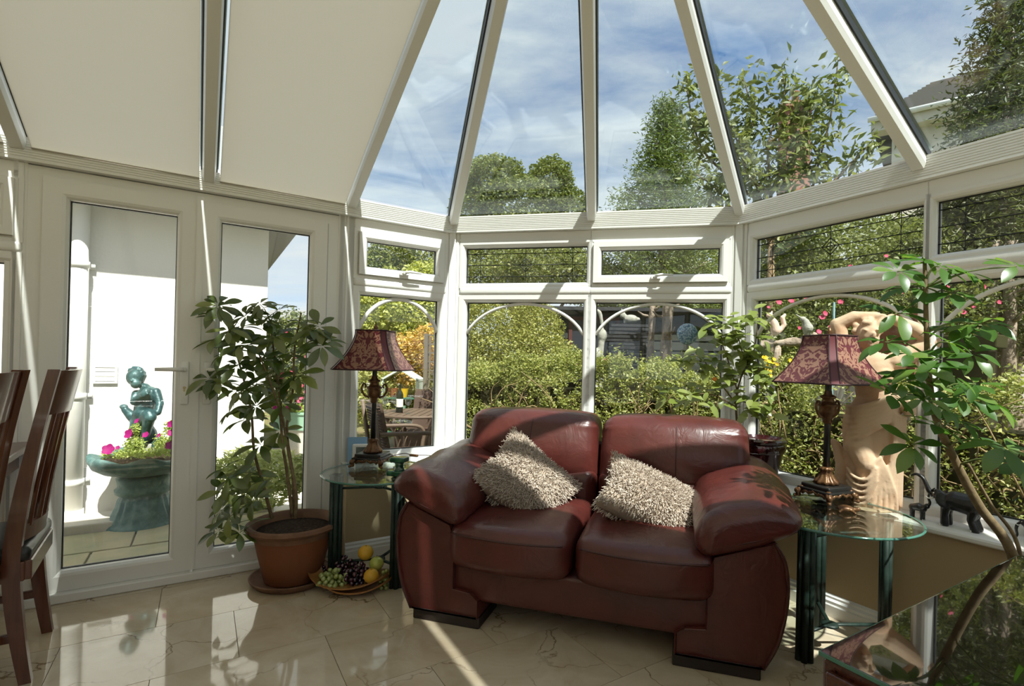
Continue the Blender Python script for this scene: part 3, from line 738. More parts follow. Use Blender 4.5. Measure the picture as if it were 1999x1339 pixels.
# ---------------------------------------------------------------- table lamps
def damask():
    m = bpy.data.materials.new('damask_silk'); m.use_nodes = True; t = m.node_tree; b = t.nodes['Principled BSDF']; L = t.links.new
    tc = t.nodes.new('ShaderNodeTexCoord'); mp = t.nodes.new('ShaderNodeMapping'); L(tc.outputs['Object'], mp.inputs[0]); mp.inputs['Scale'].default_value = (1,1,1)
    sp = t.nodes.new('ShaderNodeSeparateXYZ'); L(mp.outputs[0], sp.inputs[0])
    # mirror the pattern about each panel centre so the scrolls come out symmetrical
    ax = t.nodes.new('ShaderNodeMath'); ax.operation = 'ABSOLUTE'; L(sp.outputs['X'], ax.inputs[0])
    ay = t.nodes.new('ShaderNodeMath'); ay.operation = 'ABSOLUTE'; L(sp.outputs['Y'], ay.inputs[0])
    cb = t.nodes.new('ShaderNodeCombineXYZ'); L(ax.outputs[0], cb.inputs[0]); L(ay.outputs[0], cb.inputs[1]); L(sp.outputs['Z'], cb.inputs[2])
    n = t.nodes.new('ShaderNodeTexNoise'); n.inputs['Scale'].default_value = 26; n.inputs['Detail'].default_value = 2.5; n.inputs['Distortion'].default_value = 2.2; L(cb.outputs[0], n.inputs['Vector'])
    r = t.nodes.new('ShaderNodeValToRGB'); r.color_ramp.interpolation = 'LINEAR'
    r.color_ramp.elements[0].position = .49; r.color_ramp.elements[0].color = (.135,.010,.018,1); r.color_ramp.elements[1].position = .52; r.color_ramp.elements[1].color = (.40,.20,.13,1)
    L(n.outputs['Fac'], r.inputs[0]); L(r.outputs[0], b.inputs['Base Color'])
    b.inputs['Roughness'].default_value = .42; b.inputs['Sheen Weight'].default_value = .3
    tl = t.nodes.new('ShaderNodeBsdfTranslucent'); L(r.outputs[0], tl.inputs[0])
    mx = t.nodes.new('ShaderNodeMixShader'); mx.inputs[0].default_value = .3; L(b.outputs[0], mx.inputs[1]); L(tl.outputs[0], mx.inputs[2]); L(mx.outputs[0], t.nodes['Material Output'].inputs[0])
    return m
M['damask'] = damask()
M['velvet'] = mat('burgundy_velvet', (.11,.008,.014), .55, .4, sheen=.6)
M['trimdark'] = mat('dark_trim', (.035,.006,.009), .6)
M['bronze'] = mat('antique_bronze', (.10,.045,.018), .38, .5, metal=.45, var=((.20,.10,.035), 30, .45, .75), bump=(60,.4,.004))
M['blackcol'] = mat('black_column', (.012,.011,.010), .35)
def lamp(loc, rz, label):
    t = thing('table_lamp', label, 'lamp', tuple(loc), rz)
    obj('plinth', MB().rbox((0,0,.062), (.075,.075,.012), .006, 2).rbox((0,0,.048), (.086,.086,.006), .004, 1), M['blackcol'], t, 40)
    for sx in (-1,1):
        for sy in (-1,1):
            obj('paw_foot', MB().limb([(sx*.070,sy*.070,.045),(sx*.084,sy*.084,.030),(sx*.080,sy*.080,.012),(sx*.092,sy*.092,.008)], [.015,.015,.010,.0085], 8), M['bronze'], t, True)
        for a in (0, 1):
            pts = [((u*.062), sx*.080, .040-.010*abs(u)+.006*cos(u*9)) for u in [-1+.2*i for i in range(11)]]
            if a: pts = [(p[1], p[0], p[2]) for p in pts]
            obj('apron_scroll', MB().tube(pts, .008, 6), M['bronze'], t, True)
    flute = lambda r, z, a: r*(1+.10*cos(10*a)) if r > .02 else r
    obj('fluted_bell', MB().lathe([(.03,.072),(.052,.078),(.048,.090),(.034,.105),(.026,.122),(.024,.136),(.030,.142),(.026,.150),(.018,.154)], 40, fn=flute), M['bronze'], t, True)
    obj('column', MB().lathe([(.0145,.15),(.0135,.36),(.0135,.56),(.012,.60)], 16, fn=lambda r,z,a: r*(1+.05*cos(8*a))), M['blackcol'], t, True)
    u = obj('urn', MB().lathe([(.015,.355),(.022,.365),(.018,.378),(.034,.395),(.040,.415),(.036,.432),(.044,.440),(.044,.446),(.030,.452),(.024,.470),(.034,.478),(.034,.484),(.018,.492),(.014,.51)], 24), M['bronze'], t, True)
    for sx in (-1,1):
        obj('scroll_handle', MB().tube(bez([(sx*.030,0,.385),(sx*.060,0,.400),(sx*.076,0,.435),(sx*.064,0,.462),(sx*.050,0,.452),(sx*.056,0,.440)], 20), [.006]*12+[.005]*9, 8), M['bronze'], u, True)
    # shade: concave pyramid on a square with cut corners
    Z0, Z1 = .545, .765; W0, W1 = .182, .088; C0, C1 = .026, .020
    def ring(k):
        s = k/10.0; w = W1+(W0-W1)*((1-s)**1.75); c = C1+(C0-C1)*(1-s); z = Z0+(Z1-Z0)*s
        return [(w,-w+c,z),(w,w-c,z),(w-c,w,z),(-w+c,w,z),(-w,w-c,z),(-w,-w+c,z),(-w+c,-w,z),(w-c,-w,z)]
    rg = [ring(k) for k in range(11)]
    sh = MB(); 
    for s in range(8):
        m = MB(); vs = []; n = 11; e = (s+1) % 8
        nx = Vector(rg[5][s])+Vector(rg[5][e]); nx.z = 0; nx.normalize()
        for k in range(n):
            for i in range(5):
                p = Vector(rg[k][s]).lerp(Vector(rg[k][e]), i/4); vs.append(p)
        for k in range(n):
            for i in range(5): vs.append(vs[k*5+i]-nx*.003)
        fs = []
        for k in range(n-1):
            for i in range(4):
                fs.append((k*5+i,k*5+i+1,(k+1)*5+i+1,(k+1)*5+i)); b = n*5
                fs.append((b+k*5+i,b+(k+1)*5+i,b+(k+1)*5+i+1,b+k*5+i+1))
        m.add(vs, fs)
        o = obj('shade_panel' if s % 2 == 0 else 'corner_panel', m, M['damask'] if s % 2 == 0 else M['velvet'], t, True)
    for s in range(8): sh.tube([rg[k][s] for k in range(11)], .0032, 5)
    for k, r in ((0,.0045),(10,.0045)): sh.tube(rg[k]+[rg[k][0]], r, 6)
    obj('shade_trim', sh, M['trimdark'], t, True)
    obj('harp', MB().tube([(-W1+.004,0,Z1-.004),(W1-.004,0,Z1-.004)], .003, 6).tube([(0,-W1+.004,Z1-.004),(0,W1-.004,Z1-.004)], .003, 6).tube([(0,0,.60),(0,0,Z1)], .004, 6), M['bronze'], t, True)
    obj('finial', MB().lathe([(.012,Z1-.003),(.016,Z1+.004),(.010,Z1+.012),(.014,Z1+.020),(.008,Z1+.030),(.002,Z1+.048)], 12), M['bronze'], t, True)
    return t
pL = F(727, 908, ZTB); pR = F(1612, 975, ZTB)
lamp(pL, radians(-6), 'burgundy damask table lamp in front of the narrow window')
lamp(pR, radians(22), 'burgundy damask table lamp beside the stone statue')
# flex with inline switch from the left lamp
q = [F(752,893,ZTB+.006), F(790,885,ZTB+.006), F(812,888,ZTB+.008)]
fx = thing('lamp_flex', 'thin brown lamp flex with inline switch across the left glass table', 'cable', tuple(q[0]))
obj('flex', MB().tube([p-q[0] for p in bez([q[0], q[0].lerp(q[1],.5)+Vector((0,.01,0)), q[1], q[2], W('C',.10,-.10,ZS+.006)], 24)], .0026, 6), M['trimdark'], fx, True)
obj('switch', MB().rbox((0,0,0), (.030,.010,.008), .006, 2, M=Matrix.Translation(F(808,889,ZTB+.010)-q[0]) @ Matrix.Rotation(radians(-20),4,'Z')), M['bronze'], fx, True)
# clock-thermometer with a grey display on the left window board
M['lcd'] = mat('lcd_grey', (.10,.12,.09), .15)
M['bluecard'] = mat('blue_card', (.22,.38,.55), .6)
cl = W('A', -.585, -.11, ZS)
dk = thing('weather_station', 'white desk weather station with grey display on the left window board', 'clock', tuple(cl), AA - radians(22))
obj('case', MB().rbox((0,0,.062), (.075,.012,.060), .010, 2), M['handle'], dk, True)
obj('display', MB().box(-.052,.052,-.0135,-.011,.058,.105), M['lcd'], dk, False)
obj('foot_stand', MB().rbox((0,.02,.005), (.05,.035,.005), .004, 1), M['handle'], dk, False)
bm_ = MB(); 
for i in range(5): bm_.rbox((-.036+.018*i,-.013,.032), (.006,.002,.004), .0018, 1)
obj('buttons', bm_, M['handle'], dk, False)
tag(obj('card', MB().box(-.085,.03,-.002,.002,0,.155, Matrix.Translation(cl+Vector((-.035,.045,0))) @ Matrix.Rotation(AA-radians(15),4,'Z') @ Matrix.Rotation(radians(-8),4,'X')), M['bluecard'], None, False), 'light blue card standing behind the white weather station', 'card')
# dark green ornament, half hidden by the sofa arm
M['malachite'] = mat('green_glaze', (.008,.06,.03), .12, .6, var=((.03,.18,.08), 40, .45, .7), coat=.5)
go = F(779, 928, ZTB); 
gt = thing('pedestal_ornament', 'dark green glazed pedestal ornament on the left glass table', 'ornament', tuple(go), radians(-14))
obj('foot_slab', MB().rbox((0,0,.014), (.055,.04,.014), .008, 2), M['malachite'], gt, True)
obj('stem', MB().lathe([(.035,.026),(.026,.035),(.022,.055),(.026,.072)], 16), M['malachite'], gt, True)
obj('cap_slab', MB().rbox((0,0,.084), (.042,.032,.013), .008, 2), M['malachite'], gt, True)

# ---------------------------------------------------------------- terracotta statue on the right window board
M['stone'] = mat('pale_terracotta', (.60,.42,.28), .75, .25, var=((.50,.27,.15), 9, .52, .78), bump=(55,.35,.004))
sb = F(1690, 984, ZS); SD = sb.y / FPX * 1.0
sb = min((W('D', .4+.005*i, -.10, ZS) for i in range(120)), key=lambda q: abs(proj(q)[0]-1690))
_dpx = sb.y / FPX
def S(px, py, dy=0.0): return Vector(((px-1688)*_dpx, dy, max(.0, (988-py)*_dpx)))
m = MB()
def loft(m, secs, seg=28, folds=0.0, nf=9, ph=0.0):      # secs: (px, py, halfwidth px, depth m, dy)
    vs = []; fs = []
    for (x, y, hw, dp, dy) in secs:
        c = S(x, y, dy)
        for k in range(seg):
            a = 2*pi*k/seg; r = 1+folds*sin(nf*a+ph+y*.02)
            vs.append((c.x+cos(a)*hw*_dpx*r, c.y+sin(a)*dp*r, c.z))
    n = len(secs)
    for i in range(n-1):
        for k in range(seg): fs.append((i*seg+k, i*seg+(k+1)%seg, (i+1)*seg+(k+1)%seg, (i+1)*seg+k))
    fs.append(tuple(reversed(range(seg)))); fs.append(tuple(range((n-1)*seg, n*seg))); m.add(vs, fs)
loft(m, [(1694,988,42,.072,0),(1692,975,40,.072,0),(1690,945,37,.068,0),(1690,915,37,.066,0),(1692,880,40,.066,0),(1692,850,45,.070,0),(1692,822,46,.072,0),(1697,795,40,.064,0),(1702,775,34,.056,0),(1700,755,35,.056,0),(1693,732,42,.060,0),(1691,712,45,.056,0),(1692,698,42,.046,0),(1690,688,18,.032,0)], 40, .015, 9)
m.limb([S(1674,838,-.020), S(1670,868,-.045), S(1684,900,-.068)], [.062,.060,.046], 14)                 # forward thigh and knee
m.limb([S(1684,905,-.05), S(1680,945,-.02), S(1676,982,-.01)], [.044,.040,.040], 12)
m.limb([S(1714,832,-.01), S(1720,890,-.015), S(1720,980,-.01)], [.060,.046,.042], 12)
m.ell(S(1676,738,-.048), (.038,.036,.036)); m.ell(S(1713,735,-.048), (.038,.036,.036))
m.limb([S(1690,692), S(1686,676,-.006)], [.034,.030], 12)                                             # neck
hd = S(1683,652,-.014); HR = Euler((radians(14), radians(14), radians(24)))
m.ell(hd, (.052,.062,.070), HR); m.ell(hd+Vector((.014,-.014,-.030)), (.036,.042,.042), HR)
m.ell(hd+Vector((.021,-.066,-.012)), (.009,.013,.019), HR); m.ell(hd+Vector((.016,-.058,-.040)), (.016,.012,.007), HR); m.ell(hd+Vector((.012,-.054,-.056)), (.014,.013,.011), HR)
for sx in (-.021,.030): m.ell(hd+Vector((.014+sx,-.052,.014)), (.015,.010,.006), HR)
for i in range(26):                                                                                   # waves of hair
    a = RNG.uniform(0, 2*pi); e = RNG.uniform(.1, 1.3)
    p = hd+Vector((cos(a)*cos(e)*.054, sin(a)*cos(e)*.060, sin(e)*.070))
    if p.y < hd.y-.03 and p.z < hd.z+.045: continue
    m.ell(p, (.016,.016,.013), Euler((RNG.uniform(-1,1),RNG.uniform(-1,1),0)), 8, 6)
m.limb([S(1655,708,0), S(1643,672,.0), S(1634,634,.004)], [.047,.041,.036], 12)                        # right arm raised, elbow out
m.limb([S(1634,634,.004), S(1662,619,-.002), S(1698,618,-.012)], [.034,.031,.022], 12)
m.limb([S(1730,706,0), S(1763,686,.01), S(1790,668,.012)], [.047,.041,.034], 12)                       # left arm raised
m.limb([S(1790,668,.012), S(1758,640,.0), S(1722,622,-.01)], [.033,.030,.021], 12)
for k in range(4):
    m.limb([S(1696+k,616+k*3,-.014), S(1710+k,617+k*4,-.030), S(1718,624+k*4,-.040)], [.010,.009,.007], 7)
    m.limb([S(1724-k*2,620+k*3,-.012), S(1708-k*2,622+k*4,-.034), S(1700-k,630+k*3,-.046)], [.010,.009,.007], 7)
m.limb([S(1700,624,-.01), S(1704,634,-.035)], [.009,.007], 7)
for i in range(7):                                                                                    # draped folds slung round the hips
    y0 = 768+i*10
    m.tube(bez([S(1650-i*1.2,y0+26,.03), S(1662,y0+27,-.062-.004*i), S(1690,y0+18-i*1.5,-.084-.003*i), S(1718,y0+4-i*2.5,-.078), S(1742,y0-10-i*3,-.02)], 16), [.006]*2+[.0125]*13+[.008]*2, 7)
for i in range(9):                                                                                    # skirt folds fanning from the knee
    x1 = 1652+i*10.5
    m.tube(bez([S(1686+i*2.5, 906-i*3,-.098+.003*abs(i-3)), S(1672+i*7,942,-.076+.0015*abs(i-4)), S(x1,984,-.078+.005*abs(i-4))], 12), [.006]*2+[.010]*4+[.0125]*7, 7)
for i in range(5):                                                                                    # hanging swags under the knee
    m.tube(bez([S(1700,904+i*6,-.100), S(1684,928+i*11,-.106+.004*i), S(1664,926+i*12,-.085), S(1654,912+i*12,-.05)], 12), .0095, 6)
for i in range(5):                                                                                    # cloth falling from the left hand
    m.tube(bez([S(1724+i*5,800+i*2,-.070+.006*i), S(1728+i*4,850,-.072+.008*i), S(1722+i*5,905,-.064+.008*i), S(1722+i*5,965+i*4,-.055+.008*i)], 14), [.0125]*15, 7)
m.ell(S(1752,797,-.06), (.022,.02,.02)); m.limb([S(1738,770,.0), S(1752,797,-.06)], [.03,.026], 8)
m.limb([S(1638,876,.02), S(1648,910,.01), S(1646,950,.0), S(1647,986,.0)], [.022,.030,.034,.040], 10)   # tree-stump support
m.limb([S(1638,876,.02), S(1632,868,.02)], [.022,.016], 8)
st = thing('statue', 'pale terracotta statue of a draped woman with raised arms', 'statue', tuple(sb), 0)
st.rotation_euler = (0, 0, -atan2(sb.x, sb.y)*.8)
sculpt('figure', m, M['stone'], st, .0052, 2)
obj('plinth', MB().lathe([(.112,0),(.118,.006),(.112,.014)], 20), M['stone'], st, 30)

# ---------------------------------------------------------------- carved elephants
M['ebony'] = mat('black_ebony', (.010,.009,.009), .22, .5, bump=(90,.35,.003))
M['ivory'] = mat('ivory', (.85,.83,.76), .35)
def elephant(label, loc, rz, s, up):
    t = thing('elephant_carving', label, 'elephant', tuple(loc), rz); t.scale = (s, s, s)
    m = MB()
    m.limb([(.22,0,.36),(.10,0,.40),(-.05,0,.385),(-.16,0,.345)], [.12,.155,.16,.13], 14)                # trunk of the body, head end +x
    m.limb([(.24,0,.40),(.32,0,.44)], [.088,.080], 12); m.ell((.33,0,.455), (.078,.072,.082))
    for sy in (-1,1):
        m.limb([(.20,sy*.065,.32),(.215,sy*.07,.17),(.21,sy*.07,.03)], [.070,.056,.060], 10)
        m.limb([(-.15,sy*.065,.30),(-.12,sy*.07,.17),(-.17,sy*.07,.03)], [.082,.060,.062], 10)
        m.ell((.235,sy*.125,.405), (.090,.020,.125), Euler((sy*.30,.3,sy*.55)))
    if up: m.limb(bez([(.38,0,.43),(.445,0,.475),(.49,0,.57),(.54,0,.67),(.63,0,.715),(.70,0,.68)],18), [.048-.0016*i for i in range(19)], 9)
    else: m.limb(bez([(.385,0,.43),(.45,0,.36),(.47,0,.25),(.45,0,.13),(.47,0,.06),(.50,0,.05)],18), [.046-.0014*i for i in range(19)], 9)
    m.limb([(-.25,0,.36),(-.285,0,.26),(-.275,0,.17)], [.016,.012,.010], 6)
    sculpt('body', m, M['ebony'], t, .012, 3)
    for sy in (-1,1):
        obj('tusk', MB().tube(bez([(.37,sy*.05,.40),(.43,sy*.06,.375),(.475,sy*.055,.40)],8), [.013,.013,.012,.011,.010,.009,.008,.006,.003], 8), M['ivory'], t, True)
        obj('eye', MB().ell((.365,sy*.066,.475), (.010,.008,.010)), M['ivory'], t, True)
        for bx in (.245,.215,.185): obj('toenail', MB().ell((bx+.012,sy*.113,.018), (.012,.009,.013), None, 8, 6), M['ivory'], t, True)
        obj('toenail', MB().ell((-.13,sy*.113,.018), (.012,.009,.013), None, 8, 6), M['ivory'], t, True)
    return t
e1 = W('D', 1.165, -.10, ZS)
elephant('large black elephant carving with raised trunk on the window board', e1, AD+pi, .27, True)
bb = thing('elephant_carving', 'baby black elephant carving under the raised trunk of the large one', 'elephant', tuple(W('D', 1.00, -.105, ZS)), AD); bb.scale = (.13,.13,.13)
m = MB(); m.limb([(-.12,0,.36),(.06,0,.40),(.20,0,.37)], [.11,.14,.11], 12); m.ell((.30,0,.48), (.085,.08,.09))
for sx in (-.12,.18):
    for sy in (-1,1): m.limb([(sx,sy*.07,.30),(sx,sy*.07,.03)], [.06,.05], 9)
for sy in (-1,1): m.ell((.24,sy*.11,.46), (.07,.018,.09), Euler((sy*.25,.3,sy*.5)))
m.limb(bez([(.34,0,.50),(.38,0,.62),(.33,0,.80),(.40,0,1.0),(.50,0,1.12)],14), [.05-.0018*i for i in range(15)], 8)
sculpt('body', m, M['ebony'], bb, .016, 3)
for sy in (-1,1):
    obj('eye', MB().ell((.335,sy*.07,.50), (.012,.01,.012)), M['ivory'], bb, True)
    for sx in (-.12,.18): obj('toenail', MB().ell((sx+.04,sy*.10,.02), (.02,.014,.018), None, 8, 6), M['ivory'], bb, True)
e2 = W('D', 1.395, -.06, ZS)
elephant('small black elephant carving with lowered trunk at the right edge', e2, AD+pi+radians(8), .155, False)
# terracotta turtle on the right table
tt = F(1650, 999, ZTB); tu = thing('turtle_ornament', 'small brown turtle ornament on the right glass table', 'ornament', tuple(tt), radians(-20))
m = MB().ell((0,0,.014), (.034,.026,.016)).limb([(.03,0,.012),(.048,0,.016)], [.010,.010], 8)
for sx in (-.02,.022):
    for sy in (-1,1): m.limb([(sx,sy*.018,.010),(sx*1.4,sy*.034,.005)], [.008,.006], 6)
sculpt('shell', m, M['bronze'], tu, .0035, 2)

# ---------------------------------------------------------------- glass-topped cabinet at the right front
M['mahogany'] = mat('dark_mahogany', (.045,.012,.007), .22, .5, var=((.085,.022,.010), 6, .4, .7, (2,18,18)), coat=.4)
ZC = .60
ca = F(1600, 1270, ZC); cbp = F(1985, 1085, ZC)
ang = atan2(cbp.y-ca.y, cbp.x-ca.x); LN = (cbp-ca).length + .02
cab = thing('cabinet', 'dark mahogany cabinet with a mirror-like glass top at the right front', 'cabinet', (ca.x, ca.y, 0), ang)
DP = .42
obj('carcass', MB().rbox((LN/2, -DP/2, (ZC-.012)/2), (LN/2-.004, DP/2-.004, (ZC-.012)/2), .006, 1), M['mahogany'], cab, False)
M['blackglass'] = mat('dark_glass_top', (.012,.008,.006), .015, .9, coat=.6)
gtop = obj('glass_top', MB().rbox((LN/2, -DP/2, ZC-.005), (LN/2, DP/2, .005), .002, 1), M['blackglass'], cab, False)
obj('glass_edge', MB().ringframe([(-.0015,0),(.001,0),(.001,.008),(-.0015,.008)], 0, LN, 0, DP), M['glassedge'], gtop, False)
gtop.children[0].matrix_local = Matrix.Translation((0,0,ZC-.009)) @ Matrix.Rotation(radians(90),4,'X')
for i in range(3):
    d = obj('drawer_front', MB().rbox((-.006, -DP/2, ZC-.075-i*.19), (.008, DP/2-.02, .085 if i else .045), .004, 1), M['mahogany'], cab, False)
    if i: obj('knob', MB().lathe([(.004,0),(.012,.008),(.014,.016),(.006,.022)], 12, M=Matrix.Translation((-.014,-DP/2,ZC-.075-i*.19)) @ Matrix.Rotation(radians(-90),4,'Y')), M['brass'], d, True)

# ---------------------------------------------------------------- dining chairs and table at the left edge
M['chairwood'] = mat('red_brown_wood', (.085,.026,.012), .28, .5, var=((.14,.045,.02), 5, .4, .72, (14,14,1.5)), coat=.35)
M['blackleather'] = mat('black_leather', (.012,.012,.013), .35, .5, bump=(200,.2,.001))
def dining_chair(a, b, label, H=1.13):                   # a, b: floor points of its two rear feet (near, far)
    w = (b-a).length; t = thing('dining_chair', label, 'chair', tuple((a+b)/2), atan2((b-a).y, (b-a).x))
    # local x from near to far post, local y forward (towards the seat)
    h = w/2-.022
    def lean(z): return .04 - .045*max(0,(.42-z)/.42)**1.5 - .10*max(0,(z-.45)/(H-.45))**1.35
    for sx in (-1,1):
        m = MB(); vs = []; fs = []; N = 16
        for i in range(N+1):
            z = H*i/N; y = lean(z); wd = .034 + .014*sin(pi*min(1,z/.9))
            for (dx, dy) in ((-.018,-wd/2),(.018,-wd/2),(.018,wd/2),(-.018,wd/2)): vs.append((sx*h+dx, y+dy, z))
        for i in range(N):
            for k in range(4): fs.append((i*4+k, i*4+(k+1)%4, (i+1)*4+(k+1)%4, (i+1)*4+k))
        fs += [(3,2,1,0), (N*4,N*4+1,N*4+2,N*4+3)]
        m.add(vs, fs); obj('rear_post', m, M['chairwood'], t, 30)
        obj('front_leg', MB().rbox((sx*h, .43, .22), (.019,.019,.22), .004, 1), M['chairwood'], t, False)
        obj('side_rail', MB().rbox((sx*h, .215, .405), (.013,.21,.035), .004, 1), M['chairwood'], t, False)
        obj('stretcher', MB().rbox((sx*h, .215, .17), (.010,.21,.016), .004, 1), M['chairwood'], t, False)
    def curved(z0, z1, th, nm, bow=.045):
        m = MB(); vs = []; N = 12
        for i in range(N+1):
            u = -1+2*i/N; x = u*(h-.016)
            for z in (z0, z1):
                y = lean(z)-bow*(1-u*u)
                vs += [(x, y-th/2, z), (x, y+th/2, z)]
        fs = []
        for i in range(N):
            a_, b_ = i*4, (i+1)*4
            fs += [(a_,a_+2,b_+2,b_),(a_+1,b_+1,b_+3,a_+3),(a_+2,a_+3,b_+3,b_+2),(a_,b_,b_+1,a_+1)]
        fs += [(0,1,3,2),(N*4,N*4+2,N*4+3,N*4+1)]
        m.add(vs, fs); obj(nm, m, M['chairwood'], t, 30)
    curved(H-.17, H-.005, .020, 'top_rail'); curved(.50, .56, .018, 'lower_back_rail')
    for k in range(5):
        u = -.66+.33*k; x = u*h; N = 8; m = MB()
        pts = [(x, lean(z)-.045*(1-u*u), z) for z in [.55+(H-.17-.545)*i/N for i in range(N+1)]]
        m.tube(pts, .013, 6, True, .55); obj('slat', m, M['chairwood'], t, 40)
    obj('front_rail', MB().rbox((0,.43,.405), (h,.013,.035), .004, 1), M['chairwood'], t, False)
    obj('rear_rail', MB().rbox((0,.0,.405), (h,.013,.035), .004, 1), M['chairwood'], t, False)
    obj('seat', MB().rbox((0,.225,.462), (h+.012,.235,.030), .025, 3, 4), M['blackleather'], t, True)
    return t
c2a, c2b = F(44, 1338), F(92, 1228)
dining_chair(c2a, c2b, 'dark wooden slat-back dining chair whose side shows in front of the door')
c1b = F(50, 706, 1.13); c1b.z = 0; off = (c2b-c2a)
c1b = Vector((-1.84,1.78,0))
dining_chair(c1b + Vector((.14,-.44,0)), c1b, 'dark wooden slat-back dining chair cut off by the left edge')
te, tf = F(92, 846, .77), F(20, 890, .77)
td = (tf-te).normalized(); tn = Vector((td.y, -td.x, 0))
if tn.x > 0: tn = -tn
tb = thing('dining_table', 'dark wooden dining table behind the chairs at the left edge', 'table', tuple(Vector((te.x,te.y,0))), atan2(td.y, td.x))
sgn = 1 if Vector((-sin(tb.rotation_euler.z), cos(tb.rotation_euler.z), 0)).dot(tn) > 0 else -1
obj('table_top', MB().rbox((.75, sgn*.42, .755), (.75,.42,.015), .005, 1), M['chairwood'], tb, False)
obj('apron', MB().box(.05,1.45, sgn*.06-.01, sgn*.06+.01, .65, .74).box(.05,.07, min(sgn*.06,sgn*.78), max(sgn*.06,sgn*.78), .65, .74), M['chairwood'], tb, False)
for x in (.09, 1.41):
    for y in (.10, .74): obj('leg', MB().rbox((x, sgn*y, .37), (.035,.035,.37), .006, 1), M['chairwood'], tb, False)
# ---------------------------------------------------------------- pots, house plants and fruit
M['terracotta'] = mat('terracotta', (.20,.068,.026), .7, .3, var=((.19,.075,.035), 7, .45, .75), bump=(40,.3,.003))
M['oldclay'] = mat('weathered_clay', (.20,.105,.06), .75, .3, var=((.11,.055,.035), 9, .4, .7), bump=(50,.4,.003))
M['soil'] = mat('soil', (.035,.022,.014), .95, .1, var=((.10,.07,.045), 60, .5, .7), bump=(70,1.0,.015))
M['maroonglaze'] = mat('maroon_glaze', (.030,.006,.007), .12, .6, coat=.7, var=((.055,.010,.010), 14, .4, .7))
M['bark'] = mat('plant_bark', (.22,.16,.085), .75, .2, var=((.12,.08,.045), 30, .4, .7), bump=(60,.5,.004))
M['greenstem'] = mat('green_stem', (.12,.16,.04), .5)
M['leafA'] = leafmat('umbrella_leaf', [(.060,.10,.018), (.095,.14,.026), (.048,.08,.015), (.24,.27,.07), (.070,.11,.02), (.15,.18,.045)], .42, .3, .08, True)
M['leafB'] = leafmat('big_umbrella_leaf', [(.045,.115,.015), (.065,.15,.022), (.09,.18,.03), (.16,.25,.045)], .42, .35, .05, True)
M['leafC'] = leafmat('citrus_leaf', [(.17,.22,.04), (.26,.31,.07), (.11,.15,.03), (.36,.40,.13)], .35, .3, .08, True)

def leafmesh(name, L, Wd, mat_, fold=.18, droop=.25, ob=.6, n=7):       # blade along +x, ob: where it is widest
    vs = []; fs = []
    for i in range(n+1):
        t = i/n; w = Wd*.5*(max(0.0, sin(pi*t**(math.log(.5)/math.log(ob))))**.8)+.0004
        z = -droop*L*t*t
        vs += [(L*t, -w, z+fold*w), (L*t, 0, z), (L*t, w, z+fold*w)]
    for i in range(n):
        a = i*3; fs += [(a,a+3,a+4,a+1), (a+1,a+4,a+5,a+2)]
    me = bpy.data.meshes.new(name); me.from_pydata(vs, [], fs); me.update()
    me.polygons.foreach_set('use_smooth', [True]*len(me.polygons)); me.materials.append(mat_); return me
def orient(p, d, up=Vector((0,0,1)), s=1.0):
    d = d.normalized(); y = up.cross(d); y = y.normalized() if y.length > 1e-4 else d.orthogonal().normalized(); z = d.cross(y)
    return Matrix(((d.x*s,y.x*s,z.x*s,p.x),(d.y*s,y.y*s,z.y*s,p.y),(d.z*s,y.z*s,z.z*s,p.z),(0,0,0,1)))
NLEAF = {}; REST = {}
def whorl(t, o, base, c, nrm, meshes, n, s, rng, spread=1.15, pet=None, stemr=.0018):
    # a petiole from base to c, then leaflets fanning round it
    if base is not None:
        mid = base.lerp(c, .5)+Vector((0,0,.02))
        (pet if pet is not None else MB()).tube(bez([base-o, mid-o, c-o], 6), [stemr*1.5]*3+[stemr]*4, 5)
    nrm = nrm.normalized(); e1 = nrm.orthogonal().normalized(); e2 = nrm.cross(e1); a0 = rng.uniform(0,6.28)
    for k in range(n):
        a = a0+2*pi*k/n+rng.uniform(-.12,.12)
        d = (e1*cos(a)+e2*sin(a))*spread + nrm*rng.uniform(-.05,.35) - Vector((0,0,rng.uniform(.0,.25)))
        st = c + d.normalized()*.012
        Mt = orient(st-o, d, nrm, s*rng.uniform(.75,1.1)); me = rng.choice(meshes); NLEAF[t.name] = NLEAF.get(t.name, 0)+1
        if NLEAF[t.name] <= 300: inst('leaf', me, t, Mt)
        else:                                                  # past 300 leaves the rest is one joined part
            REST.setdefault(t.name, MB()).add([v.co for v in me.vertices], [tuple(p.vertices) for p in me.polygons], Mt)

# terracotta pot, saucer and variegated umbrella plant by the doors
pp = Vector((-1.285, 2.775, 0))
sc_ = thing('plant_saucer', 'round terracotta saucer under the pot by the doors', 'saucer', tuple(pp))
obj('dish', MB().lathe([(.16,0),(.185,.004),(.208,.030),(.212,.038),(.204,.040),(.196,.034),(.170,.013),(.01,.012)], 48), M['oldclay'], sc_, 40)
pz = .014
pt = thing('plant_pot', 'wide terracotta pot holding the umbrella plant by the doors', 'pot', tuple(pp+Vector((0,0,pz))))
obj('body', MB().lathe([(.01,0),(.132,0),(.140,.008),(.172,.14),(.192,.235),(.180,.235),(.165,.14),(.13,.03),(.01,.025)], 48), M['terracotta'], pt, 40)
obj('rim', MB().lathe([(.186,.232),(.200,.236),(.205,.262),(.224,.270),(.236,.285),(.232,.300),(.220,.306),(.205,.300),(.195,.285),(.182,.25)], 48), M['oldclay'], pt, 40)
so_ = obj('soil', MB().lathe([(.01,.235),(.19,.24),(.196,.262),(.12,.268),(.01,.272)], 40), M['soil'], pt, True)
up = thing('umbrella_plant', 'bushy variegated umbrella plant in the terracotta pot by the doors', 'plant', tuple(pp+Vector((0,0,pz+.262))))
o = Vector(up.location); rng = random.Random(11)
